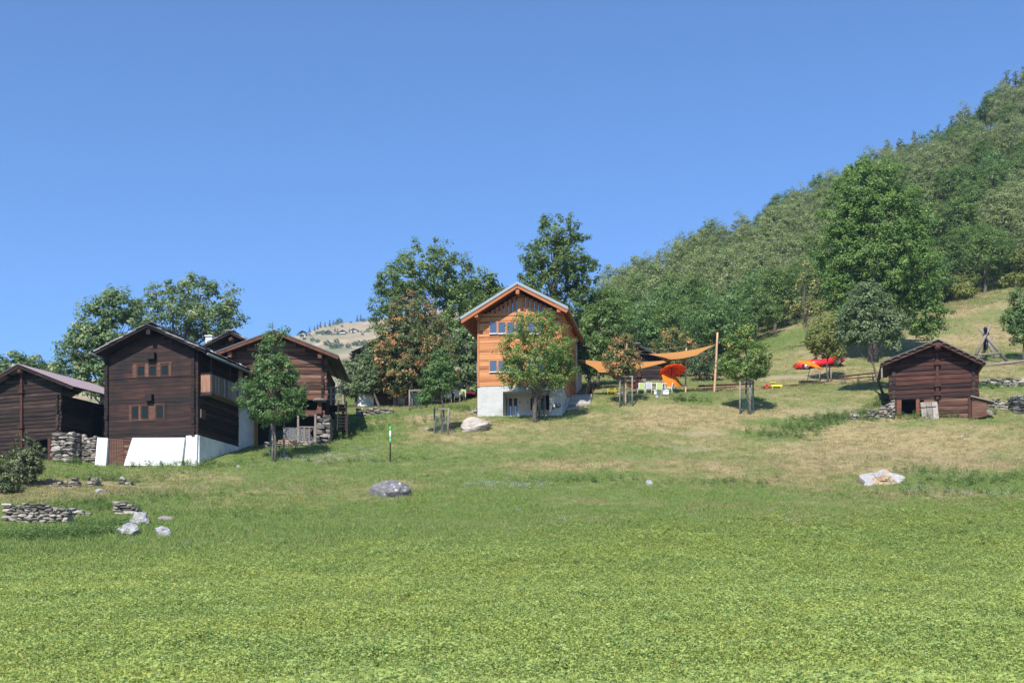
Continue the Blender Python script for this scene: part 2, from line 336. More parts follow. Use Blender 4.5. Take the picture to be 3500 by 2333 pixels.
PADS = []   # (x0, y0, yaw, xa, xb, ya, yb, z): level floors cut into the slope under the buildings
def ground0(X, Y):
    X = np.asarray(X, float); Y = np.maximum(np.asarray(Y, float), 0.5)
    u = HU + F*X/Y
    far = np.clip((Y-15)/30, 0, 1)
    u = np.clip(u*far + HU*(1-far), _us[0], _us[-1]-1e-3)
    i = np.clip(np.searchsorted(_us, u, 'right')-1, 0, len(_us)-2)
    f = (u-_us[i])/(_us[i+1]-_us[i]); f = f*f*(3-2*f)*0.6 + f*0.4
    yi = np.clip(Y, 0, 598.0); j = yi.astype(int); g = yi-j
    za = _tab[i,j]*(1-g)+_tab[i,j+1]*g; zb = _tab[i+1,j]*(1-g)+_tab[i+1,j+1]*g
    z = za*(1-f)+zb*f
    amp = np.clip((Y-50)/30, 0, 1)
    z = z + amp*((fbm(vn1, X/7, Y/7, 3)-.5)*0.5 + (fbm(vn2, X/1.6, Y/1.6, 3)-.5)*0.16)
    return z
def ground(X, Y):
    z = ground0(X, Y); X = np.asarray(X, float); Y = np.asarray(Y, float)
    for (x0,y0,yaw,xa,xb,ya,yb,zp) in PADS:
        c, s = math.cos(yaw), math.sin(yaw)
        lx = (X-x0)*c - (Y-y0)*s; ly = (X-x0)*s + (Y-y0)*c
        ins = (lx > xa) & (lx < xb) & (ly > ya) & (ly < yb)
        z = np.where(ins, np.minimum(z, zp), z)
    return z
def gz(X, Y): return float(ground(np.array([X]), np.array([Y]))[0])
def hit(u, v, ymin=20.0, ymax=330.0):
    """first ground point seen through photo point (u, v)"""
    ys = np.arange(ymin, ymax, 0.1); xs = (u-HU)/F*ys
    d = ground0(xs, ys) - (HV-v)/F*ys
    k = np.argmax(d >= 0) if (d >= 0).any() else len(ys)-1
    return Vector((xs[k], ys[k], float(ground0(xs[k:k+1], ys[k:k+1])[0])))

class Frame:
    """a building's own axes: x along its front, y away from the viewer, z up"""
    def __init__(s, u, v, Y, yaw):
        s.o = px(u, v, Y); s.yaw = yaw; s.c = math.cos(yaw); s.s = math.sin(yaw)
    def l(s, u, v, yl=0.0):
        Xb = s.o.x + yl*s.s; Yb = s.o.y + yl*s.c; t = (u-HU)/F
        x = (t*Yb - Xb)/(s.c + t*s.s); return x, (HV-v)/F*(Yb - x*s.s) - s.o.z
    def x(s, u, yl=0.0): return s.l(u, 0, yl)[0]
    def z(s, u, v, yl=0.0): return s.l(u, v, yl)[1]
    def side(s, u, v, xs):
        t = (u-HU)/F; y = (t*(s.o.y - xs*s.s) - s.o.x - xs*s.c)/(s.s - t*s.c)
        return y, (HV-v)/F*(s.o.y - xs*s.s + y*s.c) - s.o.z
    def w(s, x, y, z): return Vector((s.o.x + x*s.c + y*s.s, s.o.y - x*s.s + y*s.c, s.o.z + z))
    def root(s, name, label, cat, group=None): return empty(name, s.o, -s.yaw, label, cat, group)
    def pad(s, xa, xb, ya, yb, z): PADS.append((s.o.x, s.o.y, s.yaw, xa, xb, ya, yb, s.o.z + z))

# ------------------------------------------------------------------ building pieces
def roofline(L, A, Rr):
    xs = [L[0], A[0], Rr[0]]; zs = [L[1], A[1], Rr[1]]
    return lambda x: float(np.interp(x, xs, zs))

def log_front(mb, xl, xr, zb, ztop, roofz, y=0.0, h=0.26, d=0.18, holes=(), ext=0.32, jit=0.012, eave=0.0, seg=6, flat=0.0):
    z = zb
    while z < ztop:
        hh = h*random.uniform(.9,1.1); zc = z + hh/2; top = z + hh
        xs = np.linspace(xl, xr, 60); ok = [x for x in xs if roofz(x) - eave > top]
        if not ok: break
        a, b = min(ok), max(ok)
        ea = ext*random.uniform(.7,1.1) if a <= xl + .02 else 0; eb = ext*random.uniform(.7,1.1) if b >= xr - .02 else 0
        spans = [(a-ea, b+eb)]
        for (ha, hb, za, zz) in holes:
            if zc > za and zc < zz:
                ns = []
                for (p, q) in spans:
                    if hb <= p or ha >= q: ns.append((p,q)); continue
                    if ha > p: ns.append((p, ha))
                    if hb < q: ns.append((hb, q))
                spans = ns
        for (p, q) in spans:
            if q - p > .08: mb.log((p, y, zc), (q, y, zc), hh*.99, d*random.uniform(.92,1.08), seg, jit, None, flat)
        z += hh

def gable_plate(mb, xl, xr, z0, roofz, xa, y, drop=.16):
    '''boarding that closes the gable behind the stepped log ends'''
    mb.prism([(xl, z0), (xr, z0), (xr, roofz(xr)-drop), (xa, roofz(xa)-drop), (xl, roofz(xl)-drop)], y, y+.05, .35)

def log_side(mb, x, y0, y1, zb, zt, h=0.26, d=0.18, ext=0.30, off=0.5, holes=(), jit=0.012, skip=0.0):
    z = zb - h*off
    while z + h*.6 < zt:
        hh = h*random.uniform(.92,1.08); zc = z + hh/2
        spans = [(y0 - ext*random.uniform(.75,1.15), y1)]
        for (ya, yb, za, zz) in holes:
            if za < zc < zz:
                ns = []
                for (p, q) in spans:
                    if yb <= p or ya >= q: ns.append((p,q)); continue
                    if ya > p: ns.append((p, ya))
                    if yb < q: ns.append((yb, q))
                spans = ns
        for (p, q) in spans:
            if q-p > .08: mb.log((x, p, zc), (x, q, zc), hh*.97, d*random.uniform(.9,1.15), 5, jit)
        z += hh

def slab_roof(mb, L, A, Rr, y0, y1, th):
    for P, Q in ((L, A), (A, Rr)):
        mb.prism([P, Q, (Q[0], Q[1]-th), (P[0], P[1]-th)], y0, y1)

def slate_roof(mb, L, A, Rr, y0, y1, th=0.06, row=0.55, wid=0.7):
    for E in (L, Rr):
        dx, dz = A[0]-E[0], A[1]-E[1]; ln = math.hypot(dx, dz); n = max(3, int(ln/row))
        ux, uz = dx/ln, dz/ln; nx, nz = -uz*np.sign(ux), abs(ux)
        for i in range(n):
            y = y0 - random.uniform(0,.10)
            while y < y1:
                w = wid*random.uniform(.6,1.4); yb = min(y+w, y1)
                s0 = i*ln/n - random.uniform(0.02,.10); s1 = s0 + ln/n*1.5
                s1 = min(s1, ln+.05); lift = random.uniform(.03,.07)
                p0 = (E[0]+ux*s0+nx*lift*1.6, E[1]+uz*s0+nz*lift*1.6); p1 = (E[0]+ux*s1+nx*lift*.3, E[1]+uz*s1+nz*lift*.3)
                t = th*random.uniform(.7,1.5)
                mb.prism([p0, p1, (p1[0]+nx*t, p1[1]+nz*t), (p0[0]+nx*t, p0[1]+nz*t)], y, yb-.012, random.random())
                y += w
        # ridge slabs
    y = y0 - .12
    while y < y1:
        w = random.uniform(.6,1.0); s = .32
        mb.box(A[0]-s, A[0]+s, y, min(y+w,y1)-.015, A[1]+.10+random.uniform(-.02,.03), A[1]+.18, random.random()); y += w

def window(root, x0, x1, z0, z1, y=-0.13, fr=0.06, mat_f='rust', mat_g='glass', sill=None, name='window', mullion=False):
    f = MB()
    f.box(x0-fr, x0, y-.03, y+.06, z0-fr, z1+fr); f.box(x1, x1+fr, y-.03, y+.06, z0-fr, z1+fr)
    f.box(x0, x1, y-.03, y+.06, z0-fr, z0); f.box(x0, x1, y-.03, y+.06, z1, z1+fr)
    if mullion: f.box((x0+x1)/2-.025, (x0+x1)/2+.025, y-.02, y+.04, z0, z1)
    o = f.build('window', M[mat_f], root)
    g = MB(); g.box(x0, x1, y+.005, y+.03, z0, z1); g.build('pane', M[mat_g], o)
    if sill:
        s = MB(); s.box(x0-.04, x1+.04, y-.07, y-.033, z0-fr*.9, z0-.005); s.build('sill', M[sill], o)
    return o

def stone_stack(mb, x0, x1, y0, y1, z0, z1, h=0.16, w=0.4, batter=0.0, topfn=None, seed=0):
    """dry masonry: only the outer skin of stones over a dark core"""
    rs = random.Random(seed); z = z0; k = 0
    while z < z1:
        hh = h*rs.uniform(.6,1.4); ins = batter*(z-z0)
        x = x0 + ins - rs.uniform(0,.1)
        while x < x1 - ins:
            ww = w*rs.uniform(.55,1.5); xe = min(x+ww, x1-ins)
            if topfn is None or z + hh < topfn((x+xe)/2):
                dd = min(.45, y1-y0)
                mb.rock(((x+xe)/2, y0+ins+dd/2-.02+rs.uniform(-.07,.05), z+hh/2+rs.uniform(-.25,.25)*hh), ((xe-x)/2*1.08, dd/2*1.1, hh/2*rs.uniform(.8,1.35)), seed*31+k, 2, .2, .38, rs.random(), 1.6, cuts=3); k += 1
            x = xe
        for xs in (x0+ins, x1-ins):
            y = y0 + .4
            while y < y1 - .05:
                ww = w*rs.uniform(.6,1.4); ye = min(y+ww, y1)
                if topfn is None or z + hh < topfn(xs):
                    mb.rock((xs+(.14 if xs < (x0+x1)/2 else -.14), (y+ye)/2, z+hh/2), (.2, (ye-y)/2*1.05, hh/2*rs.uniform(.8,1.3)), seed*17+k, 2, .2, .38, rs.random(), 1.6, cuts=3); k += 1
                y = ye
        z += hh

# ------------------------------------------------------------------ orange gable house
def orange_house():
    Y = hit(1632, 1427).y + .3
    f = Frame(1632, 1424, Y, math.atan(694/F))
    r = f.root('gable_house', 'tall orange larch house with a steep gable roof standing on a pale concrete base', 'house')
    xr, _ = f.l(1921, 1416); zc = f.z(1632, 1321); D1 = f.side(1967, 1352, xr)[0]; D = f.side(1988, 1352, xr)[0]
    zbot = -0.9
    f.pad(-.1, xr+.02, .25, D, -.05)
    ov = -1.25
    A = f.l(1768, 963, ov); L = f.l(1571, 1086, ov); Rr = f.l(1941, 1049, ov)
    # concrete base with a niche
    nx0, nzt = f.l(1719, 1338); nx1 = f.x(1878); nd = 1.7
    m = MB()
    m.box(0, nx0, 0, D, zbot, zc); m.box(nx1, xr, 0, 3.2, zbot, zc)
    m.box(nx0, nx1, 0, D, nzt, zc); m.box(nx0, nx1, nd, D, zbot, nzt-.002)
    # side wall of the base, cut on the slant where the stair rises
    ys, zs = f.side(1951, 1352, xr); yb_, zb_ = f.side(1934, 1415, xr)
    m.prismx([(3.2, zbot), (D, zbot), (D, zs*.98), (ys, zs), (3.2, zc*.8)], xr-.35, xr)
    m.build('concrete_base', M['concrete'], r)
    fl = MB(); fl.box(nx0+.003, nx1-.003, .01, nd-.005, -.5, 0.02); fl.build('niche_floor', M['concrete'], r)
    nb = MB(); nb.box(nx0+.002, nx1-.002, nd-.04, nd-.003, .025, nzt-.005); nb.build('niche_wall', M['cream'], r)
    for (u0, u1) in ((1727.5,1734),(1740,1751),(1757,1768)):
        xa, za = f.l(u0, 1361, nd); xb = f.x(u1, nd)
        d = MB(); d.box(xa, xb, nd-.09, nd-.05, .03, za); o = d.build('door', M['darkmetal'], r)
        g = MB(); g.box(xa+.05, xb-.05, nd-.115, nd-.092, .15, za*.62); g.build('pane', M['blueglass'], o)
    for (u0, u1) in ((1814,1826),(1832,1846),(1850,1862)):
        xa, za = f.l(u0, 1361, nd); xb = f.x(u1, nd); zb2 = f.z(u0, 1401, nd)
        d = MB(); d.box(xa, xb, nd-.09, nd-.05, zb2, za); d.build('window_strip', M['glass'], r)
    xa, za = f.l(1866, 1352, nd); xb = f.x(1878, nd)
    d = MB(); d.box(xa, xb-.01, nd-.10, nd-.05, .7, za); d.build('doorway', M['black'], r)
    for u in (1777.5, 1804.5):       # pictogram plates with a standing figure
        xa, za = f.l(u-4, 1370, nd); xb, zb2 = f.l(u+4, 1378, nd)
        s = MB(); s.box(xa, xb, nd-.07, nd-.045, zb2, za); o = s.build('sign_plate', M['greyseat'], r)
        g = MB(); cx, cz = (xa+xb)/2, (za+zb2)/2; w = (xb-xa)
        g.box(cx-w*.13, cx+w*.13, nd-.085, nd-.072, cz-w*.10, cz+w*.20); g.box(cx-w*.12, cx-w*.02, nd-.085, nd-.072, cz-w*.42, cz-w*.102); g.box(cx+w*.02, cx+w*.12, nd-.085, nd-.072, cz-w*.42, cz-w*.102)
        g.tube([(cx, nd-.085, cz+w*.32), (cx, nd-.072, cz+w*.32)], w*.09, 10); g.build('pictogram', M['black'], o)
    xa = f.x(1765); xb = f.x(1820)
    b = MB(); b.box(xa, xb, .25, .75, -.1, f.z(1765, 1404.5)); b.build('concrete_bench', M['concrete'], r)
    # round drinking basin and a lamp on the right hand pier
    cx, cz = f.l(1907, 1384)
    b = MB(); b.tube([(cx, -.02, cz), (cx, -.22, cz)], [.24, .19], 18); b.tube([(cx-.38, -.03, cz-.22), (cx-.38, -.12, cz-.22)], .11, 12); b.build('wall_basin', M['metal'], r)
    lx, lz = f.l(1900.5, 1336); l = MB(); l.box(lx-.07, lx+.07, -.10, -.003, lz-.15, lz+.13); l.build('wall_lamp', M['whitepaint'], r)
    # timber storeys
    pitch = roofline((L[0], L[1]), A, Rr)
    zg = f.z(1777, 1076)
    w = MB(); w.box(.06, xr-.06, .03, D1, zc+.01, zg)
    w.prism([(.06, zg), (xr-.06, zg), (xr-.06, pitch(xr)-.5), (A[0], A[1]-.55), (.06, pitch(0)-.5)], .12, D1); w.build('core_wall', M['newwood'], r)
    w = MB(); z = zc
    while z < zg - .05:
        h = random.uniform(.15,.20); w.log((.16, 0, z+h/2), (xr-.16, 0, z+h/2), h*.96, .10, 3, .004); z += h
    w.box(-.01, .17, -.07, .2, zc-.02, zg+.4, .35); w.box(xr-.17, xr+.01, -.07, .2, zc-.02, zg+.4, .35)
    w.box(.17, xr-.17, -.06, .05, zg-.02, zg+.20, .6); w.build('front_cladding', M['newwood'], r)
    s = MB(); z = zc
    while z < pitch(xr)-.35:
        h = random.uniform(.15,.20)
        y0 = .2; s.log((xr, y0, z+h/2), (xr, D1, z+h/2), h*.96, .08, 3, .004); z += h
    z = zs*.9
    y = 3.4
    for k in range(26):       # boards filling the slanted cut beside the stair
        ya = 1.2 + k*.3
        if ya > D1-.3: break
        zlo = np.interp(ya, [0, 3.2, ys, D], [zc, zc*.8, zs, zs*.98]); s.box(xr-.02, xr+.03, ya, ya+.28, zlo, zc+.02)
    s.build('side_cladding', M['newwood'], r)
    p = MB(); p.box(0, xr+.02, D1+.003, D, zc+.004, pitch(xr)-.35); p.box(.05, xr-.05, D1+.003, D, pitch(xr)-.35, pitch(xr)-.3); p.build('plaster_wall', M['cream'], r)
    # open slatted gable with glass behind
    g = MB(); n = 17; x0g, x1g = .45, xr-.45
    gl = MB(); gl.prism([(x0g, zg+.22), (x1g, zg+.22), (x1g, pitch(x1g)-.62), (A[0], A[1]-.75), (x0g, pitch(x0g)-.62)], .09, .115); gl.build('gable_glass', M['blueglass'], r)
    stp = (x1g-x0g)/n
    for i in range(n):
        xa = x0g + i*stp; zt = min(pitch(xa), pitch(xa+stp*.7)) - .5
        if zt > zg+.3: g.box(xa, xa+stp*.66, -.03, .03, zg+.202, zt)
    g.box(A[0]-.16, A[0]+.2, -.035, .03, zg+.202, A[1]-.6, .8); g.build('gable_slats', M['newwood'], r)
    # windows
    for (v0, v1) in ((1103, 1139), (1234, 1270)):
        for u0 in (1675.5, 1705, 1735, 1765, 1806, 1836):
            xa, za = f.l(u0, v0); xb, zb2 = f.l(u0+23, v1)
            window(r, xa, xb, zb2, za, -.11, .075, 'newwood', 'blueglass', 'whitepaint')
    # roof
    yb = D + .6; th = .16
    m = MB(); slab_roof(m, (L[0], L[1]), A, (Rr[0], Rr[1]), ov, yb, th)
    rf = m.build('roof', M['sheet'], r)
    m = MB()
    for P, Q in ((L, A), (Rr, A)):       # zinc verge board along the gable
        m.prism([(P[0], P[1]+.04), (Q[0], Q[1]+.04), (Q[0], Q[1]-.20), (P[0], P[1]-.20)], ov-.05, ov-.003)
    m.build('verge_sheet', M['zinc'], rf)
    m = MB()
    for P, sgn in ((L, 1), (Rr, -1)):
        m.prism([(P[0]+.02*sgn, P[1]-th-.004), (A[0], A[1]-th-.004), (A[0], A[1]-th-.05), (P[0]+.02*sgn, P[1]-th-.05)], ov+.02, yb-.1)
    m.build('soffit', M['soffit'], rf)
    m = MB()
    for P, lim in ((L, 0), (Rr, xr)):
        y = ov + .06
        while y < yb - .1:
            xe = lim + (.4 if lim == 0 else -.4); ze = pitch(xe)
            m.beam((P[0], y, P[1]-th-.13), (xe, y, ze-th-.13), .10, .16); y += .62
    for P in (L, Rr):
        m.beam((P[0]*.98+A[0]*.02, ov+.05, P[1]-.36), (A[0], ov+.05, A[1]-.36), .07, .2)
    m.build('rafters', M['soffit'], rf)
    for x, z in ((A[0], A[1]-.75), (.12, pitch(.12)-.55), (xr-.12, pitch(xr-.12)-.55)):
        m = MB(); m.box(x-.14, x+.14, ov+.1, D, z-.18, z+.2, .25); m.build('purlin', M['newwood'], r)
    for P in (L, Rr):
        m = MB(); m.tube([(P[0], ov - (.3 if P is L else 0), P[1]-.12 + (.05 if P is L else 0)), (P[0], yb, P[1]-.12)], .085, 8); m.build('gutter', M['metal'], rf)
    m = MB()                           # small balcony rail and box on the left flank
    m.box(-.28, -.02, 1.0, 1.3, f.z(1632, 1300), f.z(1632, 1290)); m.tube([(-.15,.5,f.z(1632,1235)),(-.15,.5,f.z(1632,1300))], .03, 6); m.build('wall_box', M['metal'], r)
    # stone stair along the right flank
    st = empty('stone_stair', f.w(xr, 0, 0), -f.yaw, 'rough grey stone stair climbing beside the concrete base', 'stairs')
    m = MB(); n = 12
    ya, yb2 = f.side(1938, 1418, xr+.1)[0]*0+1.0, ys+.8
    for i in range(n):
        y = ya + (yb2-ya)*i/n; z = -.2 + (zs+.35)*(i+1)/n; wd = 1.75
        m.box(.05, wd+random.uniform(-.1,.15), y, yb2+.3, z-.75, z, random.random())
    m.build('steps', M['stairstone'], st)
    m = MB(); m.tube([(.05, ya+.4, .9), (.05, yb2-.6, zs+1.1), (.05, yb2-.3, zs+.9)], .025, 6); m.build('handrail', M['metal'], st)
    f.pad(xr, xr+1.7, ya, yb2, 10)
    return f
FH = orange_house()

# ------------------------------------------------------------------ dark chalet on a white base
def dark_chalet():
    Y = hit(520, 1590).y
    f = Frame(520, 1590, Y, math.atan(938/F))
    r = f.root('log_chalet', 'sun-blackened timber chalet with slate roof, two rows of three windows and a white plastered base', 'house')
    x0 = f.x(360); x1 = f.x(679); zw = f.z(500, 1494)
    D = f.side(816, 1500, x1)[0]; D2 = f.side(900, 1500, x1)[0]
    f.pad(x0+.2, x1-.1, .3, D2, -.3)
    ov = -1.0
    A = f.l(503, 1110, ov); L = f.l(325, 1203, ov); Rr = f.l(702, 1199, ov)
    rz = roofline(L, A, Rr)
    th = .14
    zt = A[1]
    beams = []
    w = MB(); log_front(w, x0+.1, x1-.05, zw, zt, rz, 0, .27, .16, (), .05, .004, .22, 6, .85); gable_plate(w, x0+.15, x1-.1, rz(x0)-1, rz, A[0], .01, .2); w.build('front_wall', M['darkwood'], r)
    for xx in (f.x(368), f.x(664)):   # stacks of cross-wall log ends that read as posts
        w = MB(); z = zw - .05
        while z < rz(xx) - .3: 
            h = random.uniform(.24,.3); w.box(xx-.13+random.uniform(-.02,.02), xx+.13, -.22+random.uniform(-.05,.03), -.05, z+.01, z+h-.01, random.random()*.4); z += h
        w.build('log_end_stack', M['darkwood'], r)
    zsd = rz(x1) - .3
    yb = D
    w = MB(); log_side(w, x1-.1, .1, D, zw+.0, zsd, .27, .16, .05, 0); 
    for k in range(9):
        z = f.side(816, 1430+k*13, x1)[1]; w.log((x1-.1, D-.15, z), (x1-.1, D+random.uniform(.1,.35), z), .24, .18, 2, .01)
    w.build('side_wall', M['darklog'], r)
    w = MB(); w.box(x0+.12, x0+.2, .08, D2, zw, rz(x0)-.25); w.box(x0+.12, x1-.12, D2-.2, D2-.1, -.5, rz(x0)-.25)
    w.prism([(x0+.12, rz(x0)-.25), (x1-.12, rz(x1)-.25), (A[0], A[1]-.3)], D2-.2, D2-.1); w.build('rear_wall', M['darklog'], r)
    c = MB(); c.box(x0+.3, x1-.25, .12, D2-.3, 0, rz(x0)-.6); c.build('core', M['black'], r)
    # windows: two bands of three
    for band, cells in (((456, 591, 1246, 1287), ((473,499,1252,1285),(513,539,1251,1284),(554,580,1249,1283))),
                        ((444, 568, 1386, 1434), ((454,478,1390,1431),(486,512,1389,1431),(537,563,1387,1430)))):
        xa, za = f.l(band[0], band[2]); xb, zb = f.l(band[1], band[3])
        m = MB(); m.box(xa, xb, -.105, -.05, zb, zb+.06); m.box(xa, xb, -.105, -.05, za-.03, za+.03)
        ed = [xa] + [f.x(q) for c_ in cells for q in c_[:2]] + [xb]
        for i in range(0, len(ed), 2): m.box(ed[i], ed[i+1]-.075 if i else ed[i+1]-.075, -.11, -.04, zb+.061, za-.031, .7 if i == 2 else .5)
        m.build('window_band', M['brownlog'], r)
        for (u0,u1,v0,v1) in cells:
            a, b_ = f.l(u0, v0); c_, d_ = f.l(u1, v1)
            window(r, a+.01, c_-.045, d_+.01, b_-.02, -.10, .032, 'rust', 'glass')
    for (u0,u1,v0,v1) in ((509,537,1208,1229),(505,528,1350,1372)):
        a, b_ = f.l(u0, v0); c_, d_ = f.l(u1, v1); m = MB(); m.box(a, c_, -.42, .1, d_, b_, .1); m.build('beam_end', M['darkwood'], r)
    m = MB(); m.box(A[0]-.16, A[0]+.16, ov+.12, .2, A[1]-.62, A[1]-.26, .3); m.build('ridge_purlin', M['darkwood'], r)
    m = MB(); zz = f.z(500, 1291); m.box(x0+.1, x1-.1, -.13, -.06, zz-.04, zz+.04); m.build('string_course', M['darkwood'], r)
    # roof
    m = MB()
    slab_roof(m, L, A, Rr, ov, D2+.5, th)
    rf = m.build('roof', M['darkwood'], r)
    m = MB(); slate_roof(m, L, A, Rr, ov-.05, D2+.6); m.build('slates', M['slate'], rf)
    for P in (L, Rr): m = MB(); m.tube([(P[0]+(.1 if P is Rr else -.12), ov-.5 if P is L else ov+.1, P[1]-.18), (P[0]+(.1 if P is Rr else -.12), D2+.5, P[1]-.18)], .10, 8); m.build('gutter', M['metal'], rf)
    for y in (ov+1.2, ov+3.4, ov+5.6):
        m = MB(); m.tube([(Rr[0]-.05, y, Rr[1]+.05), (Rr[0]-.1, y, Rr[1]+.24), (Rr[0]-.25, y, Rr[1]+.30)], .02, 6); m.build('snow_hook', M['whitepaint'], rf)
    # side gallery under the right eave
    g = MB(); xa = x1+.02; xb = f.x(725, .3); z0 = f.z(700, 1340, .3); z1 = f.z(700, 1279, .3); z2 = f.z(700, 1222, .3)
    g.box(xa, xb, .25, .30, z0, z1, .6); g.build('gallery_front', M['paleboard'], r)
    g = MB(); y = .3
    while y < D - .2:
        wd = random.uniform(.16,.26); g.box(xb-.05, xb, y, y+wd-.015, z0, z1, random.random()); y += wd
    g.box(xa, xb, .3, D-.2, z0-.1, z0-.01, .2); g.build('gallery_boards', M['greywood'], r)
    g = MB(); g.box(xb-.09, xb+.03, .2, D-.2, z1, z1+.08)
    for y in (.24, D*.5, D-.3): g.box(xb-.11, xb-.01, y, y+.11, z0, Rr[1]-.25)
    g.box(xa, xb+.03, .2, .32, z1, z1+.07); g.box(xa, xb+.05, .12, .3, z0-.28, z0-.1); g.build('gallery_frame', M['darkwood'], r)
    # white base
    m = MB(); yf = -.12
    def q(u, v, y=yf): return f.l(u, v, y)
    m.prism([q(324,1592,-.3), q(362,1592,-.3), q(374,1498), q(338,1495)], yf-.2, .6)
    m.prism([q(429,1592), q(626,1592), q(637,1496), q(459,1497)], yf-.25, .5)
    m.prism([q(628,1594), q(672,1594), q(676,1485), q(637,1489)], yf-.05, .5)
    zl = lambda v, u, x: f.side(u, v, x)[1]
    yA, zA = f.side(676, 1486, x1+.05); yB, zB = f.side(816, 1526, x1+.05)
    zC = f.side(816, 1400, x1+.05)[1]
    m.prismx([(.0, -1.2), (D2-.05, -.5), (D2-.05, zC+.3), (D+.02, zC+.3), (D+.02, zB), (.0, zA)], x1-.45, x1+.05)
    bp = m.build('plaster_base', M['white'], r)
    y0b, zb0 = f.side(893, 1520, x1+.05); 
    m = MB(); m.prismx([(D2-.04, -.5), (D2+.9, .6), (D2+.25, zC-.5), (D2-.04, zC+.1)], x1-.5, x1+.3); m.build('buttress', M['white'], r)
    # upper rear plaster panel behind the gallery
    m = MB(); m.box(x1-.3, x1-.01, D+.03, D2-.06, zC+.31, rz(x1)-.3); m.build('plaster_panel', M['white'], r)
    d0, dz0 = f.side(867, 1435, x1+.05); d1, dz1 = f.side(884, 1532, x1+.05)
    m = MB(); m.box(x1+.03, x1+.09, d0, d1, dz1-.3, dz0, .6); m.build('side_door', M['osb'], r)
    m = MB(); m.box(x1+.02, x1+.08, d1+.003, d1+.3, dz1-.3, dz0, .6); m.build('doorway', M['black'], r)
    m = MB(); a, za = q(373, 1498); b_, _ = q(422, 1498)
    n = 6
    for i in range(n): m.box(a+(b_-a)*i/n, a+(b_-a)*(i+1)/n-.015, -.09-random.uniform(0,.015), -.02, -.4, za)
    m.build('plank_door', M['brownlog'], r)
    m = MB(); c_, _ = q(462, 1498); z = -.4
    while z < za - .05:
        h = .19; m.log((b_, -.03, z+h/2), (c_, -.03, z+h/2), h, .1, 2, .004); z += h
    m.build('panel_wall', M['brownlog'], r)
    # narrow side window
    a, za = f.side(683, 1395, x1); b_, zb = f.side(697, 1432, x1)
    m = MB(); m.box(x1-.02, x1+.04, a, b_+.2, zb, za); o = m.build('side_window', M['rust'], r)
    g = MB(); g.box(x1+.041, x1+.05, a+.04, a+.14, zb+.04, za-.04); g.build('pane', M['whitepaint'], o)
    return f
FC = dark_chalet()

